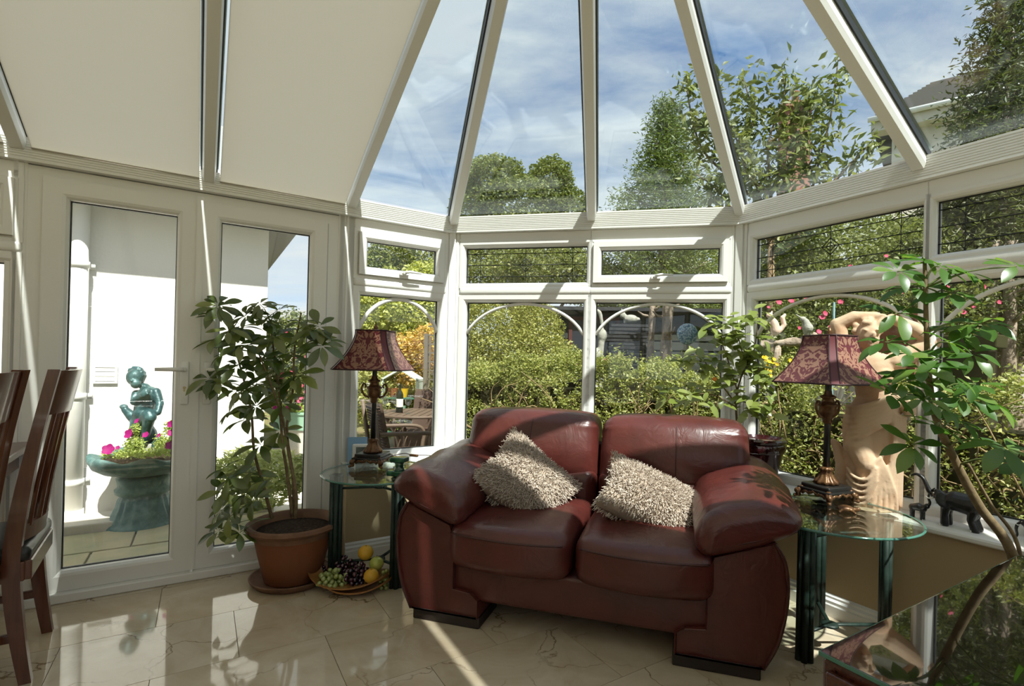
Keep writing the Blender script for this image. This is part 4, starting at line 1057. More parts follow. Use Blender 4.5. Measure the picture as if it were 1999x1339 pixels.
lA = [leafmesh('leafA%d' % i, .108, .044, M['leafA'], .25, d) for i, d in enumerate((.15,.35,.55))]
def Q(px, py, dy): return PT(px, py, pp.y+dy)
stems = [[Q(577,1012,-.02), Q(578,960,-.01), Q(566,900,.0), Q(548,790,.02), Q(535,690,.03), Q(528,630,.05)],
         [Q(531,1012,.02), Q(512,940,.0), Q(496,880,-.03), Q(490,800,-.04), Q(470,720,-.05), Q(450,650,-.05)],
         [Q(573,1000,.03), Q(572,930,.05), Q(560,840,.03), Q(572,760,.0), Q(575,680,-.02), Q(588,610,-.03)],
         [Q(571,1010,0), Q(560,920,.02), Q(552,870,-.02), Q(545,800,-.06), Q(525,740,-.09), Q(505,690,-.10)]]
for k, s in enumerate(stems):
    obj('stem', MB().tube([p-o for p in bez(s, 24)], [.0095-.0002*i*(1.2) for i in range(25)], 8), M['bark'], up, True)
cl_ = [(508,592,-.08),(548,600,-.02),(430,598,-.06),(470,612,-.05),(440,632,-.10),(480,640,0),(520,622,.02),(416,660,-.05),(452,668,-.1),(490,672,-.12),(545,650,.0),(590,622,-.05),(612,640,-.04),(605,660,-.02),(625,668,-.05),(428,700,-.06),(462,712,-.12),(500,712,-.1),(532,700,-.05),(562,690,.0),(440,742,-.08),(476,756,-.12),(512,752,-.1),(420,735,-.02),(500,800,-.1),(520,835,-.06),(478,830,-.1),(545,780,-.05),(575,745,0),(592,720,.02),(505,880,-.1),(540,880,-.1),(528,925,-.12),(560,930,-.08),(495,930,-.05),(600,880,.02),(470,770,-.02),(508,790,.05),(430,905,-.1),(455,940,-.14),(430,960,-.12),(420,1000,-.16),(455,1000,-.18),(480,960,-.15),(470,1030,-.2),(440,1025,-.2),(500,985,-.18),(545,845,.03),(560,810,.0),(450,800,-.05)]
allp = [p for s in stems for p in bez(s, 20)]
pet = MB()
for (x, y, dy) in [c for c in cl_ if not (800 < c[1] < 935 and c[0] > 495 and c[0] % 2 == 0)] + cl_[0:24:2]:
    c = Q(x+rng.uniform(-14,14), y+rng.uniform(-14,14), dy+rng.uniform(-.07,.07))
    near = sorted(allp, key=lambda p: (p-c).length + max(0, p.z-c.z-.02)*1.5)[0]
    nn = Vector((rng.uniform(-.5,.5), -.5+rng.uniform(-.4,.4), .8))
    whorl(up, o, near, c, nn, lA, rng.choice((6,7,7)), rng.uniform(.8,1.15), rng, pet=pet)
obj('petioles', pet, M['greenstem'], up, True)['kind'] = 'stuff'
M['leafA2'] = leafmat('umbrella_leaf_rest', [(.060,.10,.018), (.095,.14,.026), (.048,.08,.015), (.20,.23,.06), (.070,.11,.02)], .42, .3, .08)
if up.name in REST: obj('leaves', REST[up.name], M['leafA2'], up, True)['kind'] = 'stuff'

# tall umbrella plant at the right, in a pot behind the cabinet
rp = Vector((1.70, 1.78, 0))
o = rp.copy(); o.z = .05
bp = thing('plant_pot', 'large dark pot on the floor behind the mahogany cabinet', 'pot', tuple(rp))
obj('body', MB().lathe([(.01,0),(.10,0),(.11,.01),(.145,.26),(.15,.28),(.135,.28),(.12,.2),(.01,.2)], 32), M['maroonglaze'], bp, 40)
obj('soil', MB().lathe([(.01,.225),(.125,.23),(.13,.245),(.01,.25)], 24), M['soil'], bp, True)
tp = thing('umbrella_plant', 'tall glossy umbrella plant with a leaning bare stem at the right', 'plant', tuple(rp+Vector((0,0,.24))))
o = Vector(tp.location); rng = random.Random(23)
def Q2(px, py, Y): return PT(px, py, Y)
trunk = [rp+Vector((0,0,.24)), Q2(1978,1088,1.76), Q2(1910,985,1.74), Q2(1860,890,1.72), Q2(1826,812,1.72), Q2(1812,720,1.72), Q2(1808,620,1.74), Q2(1805,510,1.76)]
obj('stem', MB().tube([p-o for p in bez(trunk, 40)], [.0175-.0003*i for i in range(41)], 10), M['bark'], tp, True)
obj('stem', MB().tube([p-o for p in bez([trunk[0], Q2(1990,1075,1.84), Q2(1935,985,1.86), Q2(1890,905,1.85)], 20)], [.008-.0002*i for i in range(21)], 8), M['bark'], tp, True)
lB = [leafmesh('leafB%d' % i, .138, .058, M['leafB'], .22, d) for i, d in enumerate((.12,.28,.45))]
allp = bez(trunk, 60)[22:]
cl2 = [(1800,505,1.78),(1834,520,1.72),(1752,530,1.74),(1775,560,1.8),(1888,532,1.7),(1860,572,1.72),(1752,612,1.76),(1868,640,1.78),(1915,632,1.7),(1985,520,1.6),(1728,668,1.72),(1850,668,1.66),(1838,702,1.62),(1896,690,1.72),(1782,692,1.68),(1800,720,1.64),(1760,745,1.66),(1862,735,1.62),(1905,750,1.66),(1806,778,1.58),(1838,795,1.6),(1740,770,1.62),(1880,775,1.68),(1932,785,1.7),(1782,868,1.62),(1828,832,1.62),(1958,872,1.5),(1985,905,1.55),(1868,820,1.72)]
pet = MB()
for (x, y, Y) in cl2:
    c = Q2(x, y, Y)
    near = sorted(allp, key=lambda p: (p-c).length + max(0, p.z-c.z+.03)*2)[0]
    nn = Vector((rng.uniform(-.4,.4), -.45+rng.uniform(-.4,.3), .9))
    whorl(tp, o, near, c, nn, lB, rng.choice((7,8,8)), rng.uniform(.52,.78), rng, pet=pet, stemr=.0024)
obj('petioles', pet, M['greenstem'], tp, True)['kind'] = 'stuff'

# glazed pot with a small orange tree on the corner of the window board
gp = W('D', .075, -.075, ZS)
gpp = W('D', .215, -.07, ZS)
gpo = thing('plant_pot', 'dark maroon glazed pot with a ribbed band behind the sofa', 'pot', tuple(gpp))
obj('body', MB().lathe([(.01,0),(.080,0),(.085,.006),(.098,.06),(.118,.15),(.125,.19),(.112,.19),(.10,.1),(.01,.1)], 40), M['maroonglaze'], gpo, 40)
obj('band', MB().lathe([(.120,.165),(.128,.175),(.130,.21),(.126,.22),(.116,.215)], 80, fn=lambda r, z, a: r*(1+.022*sin(20*a+z*60))), M['maroonglaze'], gpo, True)
obj('rim', MB().lathe([(.122,.215),(.136,.224),(.140,.236),(.136,.246),(.124,.248),(.116,.235)], 40), M['maroonglaze'], gpo, 40)
obj('soil', MB().lathe([(.01,.19),(.115,.195),(.118,.222),(.01,.228)], 30), M['soil'], gpo, True)
ct = thing('orange_tree', 'small orange tree with one ripe fruit in the maroon pot', 'plant', tuple(gpp+Vector((0,0,.22))))
o = Vector(ct.location); rng = random.Random(5); Y0 = gpp.y
def Q3(px, py, dy=0): return PT(px, py, Y0+dy)
tk = [o, Q3(1446,850), Q3(1437,800), Q3(1440,760,.0), Q3(1452,720,-.02), Q3(1462,680)]
obj('trunk', MB().tube([p-o for p in bez(tk, 24)], [.0085-.0002*i for i in range(25)], 8), M['bark'], ct, True)
brs = [[Q3(1438,790), Q3(1400,740,-.04), Q3(1370,700,-.08), Q3(1345,690,-.1)], [Q3(1440,765), Q3(1420,700,-.05), Q3(1400,650,-.06), Q3(1385,628,-.08)], [Q3(1445,740), Q3(1470,690,.02), Q3(1478,640,0), Q3(1480,610,0)], [Q3(1450,725), Q3(1480,720,-.06), Q3(1500,760,-.08)], [Q3(1438,795), Q3(1390,770,-.08), Q3(1340,770,-.12), Q3(1310,765,-.12)], [Q3(1455,710), Q3(1440,650,-.06), Q3(1440,620,-.08)], [Q3(1438,780), Q3(1470,790,-.06), Q3(1500,800,-.08)]]
bm2 = MB()
for b in brs: bm2.tube([p-o for p in bez(b, 12)], [.0042-.0002*i for i in range(13)], 6)
obj('branches', bm2, M['bark'], ct, True)
lC = [leafmesh('leafC%d' % i, .088, .043, M['leafC'], .22, d, .48) for i, d in enumerate((.1,.3,.5))]
bp_ = [p for b in brs for p in bez(b, 14)[3:]]+[p for p in bez(tk, 20)[11:]]
for k in range(295):
    p = rng.choice(bp_)+Vector((rng.uniform(-.06,.05), rng.uniform(-.06,.05), rng.uniform(-.05,.04)))
    d = Vector((rng.uniform(-1,1), rng.uniform(-1,.5), rng.uniform(-.5,.4)))
    inst('leaf', rng.choice(lC), ct, orient(p-o, d, Vector((rng.uniform(-.4,.4),-.5,.9)), rng.uniform(.6,1.15)))
M['orange'] = mat('orange_peel', (.80,.28,.02), .45, bump=(200,.3,.001))
obj('fruit', MB().ell(tuple(Q3(1395,740,-.10)-o), (.0125,.0125,.012)), M['orange'], ct, True)

# fruit on two leaf-shaped wooden plates
M['platewood'] = mat('honey_wood', (.36,.17,.045), .35, .5, var=((.25,.10,.025), 6, .4, .7, (3,25,25)), coat=.3)
fp = F(680, 1146, 0)
def plate(label, c, rz, L, Wd, z):
    t = thing('wooden_plate', label, 'plate', (c.x, c.y, z), rz); N, K_ = 28, 8
    vs = []; fs = []
    for side in (0, 1):
        for i in range(N+1):
            u = -1+2*i/N; hw = Wd/2*(max(0,1-abs(u)**2.1))**.75+.012
            for j in range(K_+1):
                v = -1+2*j/K_
                zz = .012+.040*abs(u)**2.4+.018*v*v - (.008 if side else 0)
                vs.append((u*L/2, v*hw, max(0.0, zz) if side == 0 else max(.0, zz)))
    n1 = (N+1)*(K_+1); ix = lambda s, i, j: s*n1+i*(K_+1)+j
    for i in range(N):
        for j in range(K_):
            fs.append((ix(0,i,j),ix(0,i+1,j),ix(0,i+1,j+1),ix(0,i,j+1))); fs.append((ix(1,i,j),ix(1,i,j+1),ix(1,i+1,j+1),ix(1,i+1,j)))
        for j in (0, K_): fs.append((ix(0,i,j),ix(1,i,j),ix(1,i+1,j),ix(0,i+1,j)))
    for i in (0, N):
        for j in range(K_): fs.append((ix(0,i,j),ix(1,i,j),ix(1,i,j+1),ix(0,i,j+1)))
    obj('dish', MB().add(vs, fs), M['platewood'], t, 50); return t
plate('lower leaf-shaped wooden plate resting on the marble floor', fp+Vector((.045,-.01,0)), radians(5), .37, .23, .0)
plate('upper leaf-shaped wooden plate heaped with fruit on the floor', fp+Vector((0,0,0)), radians(-4), .43, .25, .022)
def Ff(px, py, z): return F(px, py, z)
M['grapeP'] = leafmat('purple_grape', [(.035,.008,.022),(.085,.014,.030),(.020,.012,.030),(.11,.022,.032)], .12, .15, .10, True)
M['grapeG'] = leafmat('green_grape', [(.38,.44,.13),(.50,.54,.22),(.33,.40,.10)], .35, .15, .10, True)
gm = {}
for k in ('P','G'):
    e = MB().ell((0,0,0), (.0105,.0105,.0122), None, 12, 8); me = e.mesh('grape', True); me.materials.append(M['grape'+k]); gm[k] = me
def bunch(label, cen, ext, n, kind, seed, s=1.0):
    t = thing('grape_bunch', label, 'grapes', tuple(cen)); r = random.Random(seed); pts = []
    tries = 0
    while len(pts) < n and tries < 6000:
        tries += 1
        p = Vector((r.uniform(-1,1), r.uniform(-1,1), r.uniform(-.2,1)))
        if p.length > 1: continue
        p = Vector((p.x*ext[0], p.y*ext[1], max(0, p.z)*ext[2]))
        if any((p-q).length < .0172*s for q in pts): continue
        pts.append(p)
    st = MB()
    for p in pts:
        inst('grape', gm[kind], t, Matrix.Translation(p) @ Euler((r.uniform(-1,1),r.uniform(-1,1),0)).to_matrix().to_4x4() @ Matrix.Scale(s,4))
        st.tube([p, Vector((p.x*.6,p.y*.6,p.z*.5))], .0012, 4)
    obj('stalk', st, M['greenstem'], t, True)
bunch('bunch of purple grapes at the back of the wooden plate', fp+Vector((-.055,.055,.06)), (.11,.06,.075), 75, 'P', 3, .95)
bunch('bunch of dark purple grapes in the middle of the plate', fp+Vector((.045,-.015,.048)), (.06,.075,.085), 60, 'P', 4)
bunch('bunch of pale green grapes at the front of the plate', fp+Vector((-.065,-.055,.045)), (.085,.055,.07), 48, 'G', 5, 1.1)
bunch('small bunch of green grapes hanging off the right of the plate', fp+Vector((.185,.01,.012)), (.035,.05,.085), 26, 'G', 6)
M['yellowfruit'] = mat('yellow_orange_peel', (.72,.38,.03), .42, .4, var=((.62,.42,.06), 9, .4, .7), bump=(220,.4,.001))
M['apple'] = mat('green_apple', (.42,.46,.09), .25, .5, var=((.55,.50,.14), 9, .45, .7))
for nm, lab, cat, p, rr, mm in (('orange', 'yellow orange on top at the back of the fruit plate', 'orange', fp+Vector((.065,.065,.158)), .040, 'yellowfruit'),
                          ('apple', 'green apple between the two yellow oranges', 'apple', fp+Vector((.135,.03,.115)), .037, 'apple'),
                          ('orange', 'yellow orange at the front right of the fruit plate', 'orange', fp+Vector((.132,-.045,.080)), .038, 'yellowfruit')):
    t = thing(nm, lab, cat, tuple(p-Vector((0,0,rr))))
    obj('flesh', MB().lathe([(.001,.012*rr/.04)]+[(rr*sin(a), rr-rr*cos(a)*.97) for a in [pi*i/14 for i in range(1,14)]]+[(.004,2*rr-.006*rr/.04),(.001,2*rr-.008*rr/.04)], 24), M[mm], t, True)
    obj('stalk', MB().tube([(0,0,2*rr-.010), (.002,0,2*rr+(.008 if nm == 'apple' else -.002))], .002, 6), M['bark'], t, True)
# ---------------------------------------------------------------- the garden
GZ = -.12
M['ground'] = mat('garden_soil', (.16,.13,.07), .95, .1, var=((.20,.22,.07), 2.5, .4, .65), bump=(20,.6,.02))
M['slab'] = mat('sandstone_slab', (.42,.37,.24), .85, .2, var=((.30,.31,.20), 4, .4, .7), bump=(25,.4,.006))
M['patio'] = mat('pale_patio', (.60,.57,.50), .85, .2, var=((.50,.47,.40), 3, .4, .7))
M['verdi'] = mat('verdigris_stone', (.050,.115,.11), .55, .3, var=((.13,.22,.21), 14, .42, .68), bump=(70,.5,.004))
M['verdidark'] = mat('verdigris_bronze', (.022,.065,.070), .38, .4, metal=.2, var=((.075,.16,.165), 18, .45, .7), bump=(60,.5,.004))
M['greybark'] = mat('grey_bark', (.34,.28,.22), .85, .2, var=((.14,.11,.08), 14, .4, .65, (1,1,.3)), bump=(25,.8,.02))
M['twig'] = mat('dry_twig', (.26,.19,.10), .8, .2)
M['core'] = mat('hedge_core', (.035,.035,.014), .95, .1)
M['shedpaint'] = mat('dark_green_boards', (.020,.026,.019), .6, .3, var=((.028,.032,.024), 8, .4, .7))  # dark green paint, its colour kept extra dark in place of shade
M['redpaint'] = mat('red_brown_paint', (.07,.018,.015), .6)
M['slate'] = mat('stacked_slate', (.022,.024,.027), .6, .4, bump=(30,.5,.004))
M['stonegrey'] = mat('grey_garden_stone', (.36,.36,.32), .85, .2, var=((.22,.23,.19), 20, .4, .7), bump=(60,.6,.006))
M['mosaic'] = mat('blue_mosaic', (.05,.13,.22), .3, .5, var=((.30,.40,.46), 55, .48, .53))
M['patiowood'] = mat('patio_wood', (.11,.075,.05), .6)
M['wicker'] = mat('brown_wicker', (.075,.048,.034), .55, .3, bump=(220,.6,.004))
M['rooftile'] = mat('grey_roof_tiles', (.30,.30,.30), .8)
M['magenta'] = mat('magenta_petal', (.25,.004,.115), .6, .2)
M['pink'] = mat('pink_petal', (.42,.055,.11), .6, .2)
M['yellow'] = mat('yellow_petal', (.55,.36,.012), .6, .2)
M['trellis'] = mat('grey_trellis', (.14,.12,.09), .8)
M['brick'] = mat('red_brick', (.30,.14,.09), .9, var=((.22,.10,.07), 12, .4, .6))
M['housewall'] = mat('far_house_wall', (.60,.57,.50), .9)
LM = {'hedge': [(.25,.29,.065),(.33,.36,.09),(.15,.19,.04),(.42,.42,.14),(.10,.13,.03)], 'bush': [(.27,.29,.075),(.36,.36,.10),(.18,.21,.05)],
      'tree': [(0.145,0.181,0.041),(0.217,0.246,0.058),(0.094,0.123,0.029),(0.275,0.275,0.072)], 'lime': [(0.348,0.392,0.087),(0.464,0.478,0.116),(0.232,0.275,0.058)],
      'conifer': [(0.109,0.160,0.032),(0.174,0.210,0.043),(0.072,0.109,0.023)], 'darkcon': [(0.072,0.099,0.026),(0.123,0.138,0.036),(0.051,0.065,0.019)],
      'cherry': [(.17,.20,.05),(.25,.27,.075),(.12,.135,.04),(.10,.14,.035)], 'rose': [(0.131,0.167,0.043),(0.203,0.232,0.058),(0.087,0.116,0.029)], 'autumn': [(0.551,0.435,0.087),(0.600,0.348,0.116),(0.478,0.450,0.102)],
      'petunia': [(0.319,0.406,0.102),(0.435,0.493,0.145)], 'varieg': [(0.406,0.478,0.174),(0.580,0.600,0.290),(0.246,0.319,0.087)]}
for k, v in LM.items(): M['lf_'+k] = leafmat('leaves_'+k, v, .35, .5, .04)

def leaves(blobs, size, seed, shell=.55, aspect=.55, up=.35):
    """blobs: (centre, radii, count) -> one mesh of folded diamond leaves"""
    r = np.random.RandomState(seed); P = []
    for c, e, n in blobs:
        d = r.normal(0,1,(n,3)); d /= np.linalg.norm(d,axis=1)[:,None]
        rad = shell+(1-shell)*r.rand(n)**.7
        rad *= 1+.16*np.sin(d[:,0]*7+seed)*np.sin(d[:,1]*6+1)*np.sin(d[:,2]*8)
        P.append(np.array(c)[None]+d*rad[:,None]*np.array(e)[None])
    return leafpts(np.concatenate(P), size, r, aspect, up)
def leafpts(P, size, r, aspect=.55, up=.35):
    n = len(P); a = r.normal(0,1,(n,3)); a[:,2] *= .7; a /= np.linalg.norm(a,axis=1)[:,None]
    nz = r.normal(0,1,(n,3)); nz[:,2] += up*2; b = np.cross(nz,a); b /= np.linalg.norm(b,axis=1)[:,None]+1e-9; c = np.cross(a,b)
    s = (size*r.uniform(.65,1.3,n))[:,None]; w = s*aspect*.5
    V = np.stack([P-a*s*.5, P-b*w+c*s*.10, P+a*s*.5, P+b*w+c*s*.10],1).reshape(-1,3)
    i = (np.arange(n)*4)[:,None]
    return fastmesh('leaves', V, np.concatenate([i+np.array([[0,1,2]]), i+np.array([[0,2,3]])],0))
def addleaves(t, me, m, name='foliage'):
    me.materials.append(M[m]); o = link(name, me, t); o['kind'] = 'stuff'
    o.location = -Vector(t.location); return o
def tree(name, label, cat, base, trunk_h, tr, blobs, size, m, seed, group=None, trunk='greybark', **kw):
    t = thing(name, label, cat, tuple(base), 0, group)
    if trunk_h: 
        top = Vector((base.x+.05, base.y, base.z+trunk_h))
        mb = MB().tube([Vector((0,0,0)), (top-base)*.5+Vector((tr,0,0)), top-base], [tr*1.2,tr,tr*.6], 8)
        tk = obj('trunk', mb, M[trunk], t, True)
        for i, (c, e, n) in enumerate(blobs[:6]):
            obj('branch', MB().tube(bez([(top-base)*.6, ((top-base)*.6).lerp(Vector(c)-base,.5)+Vector((0,0,.1)), Vector(c)-base], 6), [tr*.5,tr*.45,tr*.4,tr*.3,tr*.25,tr*.2,tr*.1], 6), M[trunk], t, True)
    addleaves(t, leaves(blobs, size, seed, **kw), m)
    return t
def blob(px, py, Y, rx, rz, n, ry=None): return (tuple(PT(px, py, Y)), (rx, ry or rx, rz), n)
def gnd(px, Y): p = PT(px, 700, Y); return Vector((p.x, p.y, GZ))

gr = smesh('ground', MB().box(-60,60,-40,120,-.3,GZ), M['ground'], 'garden soil and grass around the conservatory', False)
# patio and flagstones outside the doors
patio = smesh('patio', MB().prism([W('A',-6,.1,0), W('A',.02,.1,0), W('A',.9,1.0,0), W('A',3.6,5.2,0), W('A',-.6,5.2,0), W('A',-6,2.6,0)], lambda p: (p.x,p.y,GZ-.06), lambda p: (p.x,p.y,GZ+.012)), M['patio'], 'pale sunlit patio outside the double doors', False)
paving = struct('paving', (P1.x,P1.y,0), AA, 'sandstone flagstones outside the double doors')
r = random.Random(3); y = .12
for row in range(3):
    x = -5.2 + .35*row
    while x < -.4:
        w = r.choice((.45,.6,.75))
        obj('flagstone', MB().rbox((x+w/2, y+.225, GZ+.020+r.uniform(-.003,.003)), (w/2-.006,.219,.014), .005, 1), M['slab'], paving, False)
        x += w
    y += .45
obj('kerb', MB().rbox((-3.0, 1.66, GZ+.045), (2.1,.17,.045), .01, 1), M['patio'], paving, False)
# white house wing with soffit, gutter and downpipe
HY = 1.95; HX = -.948; ZSOF = 2.33
hs = thing('house_wing', 'white rendered house wing seen through the double doors', 'house', (P1.x,P1.y,GZ), AA)
gz = -GZ
obj('wall', MB().box(-7, HX, HY, HY+4, 0, ZSOF+gz+.02), M['render'], hs, False)
obj('plinth', MB().box(-7, HX+.02, HY-.018, HY+.1, 0, .42), M['render'], hs, False)
sf = obj('soffit', MB().box(-7, HX+.30, HY-.30, HY+.01, ZSOF+gz, ZSOF+gz+.02), M['soffit'], hs, False)
for i in range(28): obj('vent_slot', MB().box(-6.2+i*.2, -6.06+i*.2, HY-.24, HY-.225, ZSOF+gz-.004, ZSOF+gz+.001), M['rooftile'], sf, False)
obj('fascia', MB().box(-7, HX+.32, HY-.325, HY-.30, ZSOF+gz-.01, ZSOF+gz+.20), M['soffit'], hs, False)
obj('gutter', MB().tube([(-7,HY-.38,ZSOF+gz+.14),(HX+.32,HY-.38,ZSOF+gz+.14)], .055, 12), M['soffit'], hs, True)
obj('roof', MB().prism([(HY-.42, ZSOF+gz+.2), (HY+2, ZSOF+gz+1.6), (HY+4.4, ZSOF+gz+.2)], lambda p: (-7,p[0],p[1]), lambda p: (HX+.35,p[0],p[1])), M['rooftile'], hs, False)
def wallx(px, y):                                       # position along wall A's frame seen at column px on the plane y outward
    d = ray(px, 700); dl = dirv(AA); ol = Vector((-dl.y, dl.x, 0)); h = Vector((d.x, d.y, 0))
    t = (y + P1.dot(ol)) / h.dot(ol); return (h*t - P1).dot(dl)
dpx = wallx(148, HY-.10)
dp = thing('downpipe', 'white plastic downpipe on the house wing wall', 'pipe', tuple(W('A', dpx, HY-.085, GZ)), AA)
obj('pipe', MB().tube([(0,0,.06),(0,0,ZSOF+gz-.02)], .060, 20), M['soffit'], dp, True)
for z in (.30, .95, 1.95): obj('bracket', MB().tube([(0,0,z),(0,0,z+.05)], .067, 20).box(-.09,.09,.05,.075,z+.005,z+.045), M['soffit'], dp, True)
obj('shoe', MB().tube([(0,0,.0),(0,0,.12)], [.075,.068], 20), M['soffit'], dp, True)
vx = wallx(207, HY)
vn = thing('wall_vent', 'square white louvred vent on the house wing wall', 'vent', tuple(W('A', vx, HY, 1.02)), AA)
obj('frame', MB().ringframe([(0,-.02),(.014,-.02),(.014,.0),(0,.0)], -.075, .075, -.07, .07), M['soffit'], vn, False)
for i in range(3): obj('louvre', MB().box(-.062,.062,-.016,-.006, -.052+i*.038, -.018+i*.038, Matrix.Rotation(0,4,'X')), M['soffit'], vn, False)

# bird-bath planter with cherub and petunias
bc = Vector((-2.96, 3.92, GZ))
bbth = thing('birdbath_planter', 'verdigris stone birdbath planter with scalloped rim outside the left door', 'planter', tuple(bc), 0)
sc = lambda r, z, a: (r*(1+.05*cos(7*a)*max(0,(z-.40)/.16)), z+.020*cos(7*a)*max(0,(z-.42)/.14)) if r > .1 else (r, z)
obj('bowl', MB().lathe([(.05,.40),(.16,.405),(.25,.43),(.315,.475),(.335,.515),(.335,.540),(.32,.552),(.295,.545),(.27,.515),(.05,.505)], 56, fn=sc), M['verdi'], bbth, True)
fl5 = lambda r, z, a: r*(1+.11*abs(sin(9*a))*min(1,max(0,(z-.05)/.04))) if z < .235 else r
obj('pedestal', MB().lathe([(.20,0),(.225,.004),(.228,.035),(.215,.05),(.200,.06),(.180,.11),(.158,.165),(.148,.215),(.145,.25),(.175,.27),(.180,.30),(.160,.32),(.165,.35),(.172,.385),(.125,.405),(.05,.41)], 64, fn=fl5), M['verdi'], bbth, True)
obj('soil', MB().lathe([(.01,.515),(.27,.515),(.285,.525),(.01,.545)], 30), M['soil'], bbth, True)
cz = bc+Vector((.0,.02,.575))
ch = thing('cherub_statue', 'verdigris bronze cherub statue seated in the birdbath planter', 'statue', tuple(cz), 0)
k_ = cz.y/FPX
def C(px, py, dy=0): return Vector(((px-292)*k_, dy, (868-py)*k_))
obj('pedestal', MB().lathe([(.075,-.04),(.085,0),(.09,.02),(.07,.035),(.075,.055),(.055,.06)], 20), M['stonegrey'], ch, True)
m = MB()
m.ell(C(270,726,-.02), (.062,.062,.066)); m.ell(C(277,738,-.055), (.034,.034,.036)); m.ell(C(275,732,-.085), (.010,.013,.012))
for i in range(30):
    a = RNG.uniform(0,6.28); e = RNG.uniform(-.1,1.4); m.ell(C(268,724,-.01)+Vector((cos(a)*cos(e)*.060, abs(sin(a))*cos(e)*.06-.01, sin(e)*.066)), (.016,.016,.015), None, 7, 5)
m.limb([C(285,746), C(287,752)], [.034,.036], 10)
m.limb([C(291,760), C(286,785,-.01), C(284,812,-.01)], [.070,.066,.068], 14); m.ell(C(286,796,-.04), (.058,.045,.05))
m.limb([C(306,754,.0), C(318,776,-.02), C(322,792,-.06)], [.034,.028,.024], 10); m.limb([C(322,792,-.06), C(310,795,-.09)], [.024,.020], 8)
m.limb([C(274,758,-.03), C(280,772,-.08), C(300,756,-.085)], [.032,.028,.024], 10); m.ell(C(303,752,-.085), (.026,.022,.026))
m.limb([C(292,810,-.02), C(313,796,-.10), C(318,800,-.11)], [.052,.048,.040], 10); m.limb([C(316,800,-.11), C(304,828,-.08), C(300,848,-.08)], [.040,.034,.024], 10); m.limb([C(300,850,-.08), C(296,856,-.12)], [.022,.016], 8)
m.limb([C(276,812,-.02), C(281,830,-.07), C(289,852,-.06)], [.050,.040,.026], 10); m.limb([C(289,856,-.06), C(300,861,-.09)], [.022,.016], 8)
m.limb([C(286,868,.02), C(286,838,.02), C(280,818,.01), C(258,800,.0), C(247,790,.0)], [.075,.07,.055,.036,.026], 10); m.ell(C(244,784,.0), (.030,.026,.02)); m.limb([C(300,862,.0), C(316,846,.0)], [.05,.03], 8)
for f in range(4): m.limb([C(304+f*2,750+f*2,-.10), C(298+f,756+f*2,-.112)], [.007,.006], 6)
sculpt('figure', m, M['verdidark'], ch, .0065, 2)
def petal5(r=.03):
    vs = [(0,0,0)]; fs = []
    for k in range(20):
        a = 2*pi*k/20; q = r*(.82+.18*abs(cos(2.5*a))); vs.append((q*cos(a), q*sin(a), .28*r+.06*r*cos(5*a)))
    for k in range(20): fs.append((0, 1+k, 1+(k+1) % 20))
    vs.append((0,0,-.9*r)); e = len(vs)-1
    for k in range(0,20,2): fs.append((e, 1+(k+2) % 20, 1+k))
    m = MB().add(vs, fs); return m
FLW = {}
for c in ('magenta','pink','yellow'):
    me = petal5().mesh('flower', True); me.materials.append(M[c]); FLW[c] = me
def flower(t, c, p, s=1.0, d=None):
    d = d or Vector((RNG.uniform(-.5,.5), -1, RNG.uniform(.1,.8)))
    z = d.normalized(); x = z.orthogonal().normalized(); y = z.cross(x); q = p-Vector(t.location)
    return inst('flower', FLW[c], t, Matrix(((x.x*s,y.x*s,z.x*s,q.x),(x.y*s,y.y*s,z.y*s,q.y),(x.z*s,y.z*s,z.z*s,q.z),(0,0,0,1))))
pe = thing('petunia_plant', 'magenta petunias with pale green leaves in the birdbath planter', 'flowers', tuple(bc+Vector((0,0,.53))))
bl = [blob(262,868,3.74,.07,.06,380), blob(325,862,3.78,.09,.08,400), blob(235,886,3.70,.12,.03,260), blob(280,885,3.66,.16,.03,350), blob(320,880,3.68,.1,.05,250), blob(268,840,3.84,.05,.06,180), blob(335,835,3.82,.05,.07,200)]
addleaves(pe, leaves(bl, .024, 5, shell=.1), 'lf_petunia')
for (x, yy, s) in ((212,878,1.35),(253,847,1.25),(268,822,.7),(285,849,.8),(334,828,.9),(333,870,1.15),(336,845,1.0),(230,874,.5),(311,850,.55)): flower(pe, 'magenta', PT(x, yy, 3.60 if yy > 860 else 3.72), s)

# shrubs and house beyond the right door leaf
tree('evergreen_shrub', 'pale variegated shrub low outside the right door leaf', 'shrub', gnd(515,4.05), 0, .02, [blob(470,915,4.0,.20,.16,1200), blob(540,920,4.05,.25,.17,1600), blob(585,925,4.1,.14,.14,700), blob(510,960,4.0,.30,.12,900)], .055, 'lf_varieg', 8, aspect=.32)
fs_ = tree('flowering_shrub', 'tall shrub with pink flowers behind the umbrella plant', 'shrub', gnd(575,8.0), 1.0, .05, [blob(575,700,8.0,.55,.75,7000), blob(550,760,7.7,.3,.4,2000), blob(610,740,7.8,.4,.6,3500), blob(660,720,8.0,.5,.6,3500)], .055, 'lf_rose', 9)
for i in range(22): flower(fs_, 'pink', PT(RNG.uniform(535,605), RNG.uniform(645,790), 7.35), RNG.uniform(.7,1.3))
tr = thing('trough_planter', 'pale green trough planter with magenta flowers beyond the right door', 'planter', tuple(PT(577,838,6.4)-Vector((0,0,0))))
M['troughgreen'] = mat('trough_green', (.25,.42,.30), .6)
obj('trough', MB().prism([(-.22,0),(.22,0),(.25,.2),(-.25,.2)], lambda p: (p[0],-.1,p[1]), lambda p: (p[0],.1,p[1])), M['troughgreen'], tr, False)
obj('rim', MB().rbox((0,0,.2), (.26,.115,.015), .006, 1), M['troughgreen'], tr, False)
tz = tr.location.z-GZ
obj('stand', MB().box(-.2,.2,-.08,.08,-tz,0), M['patio'], tr, False)
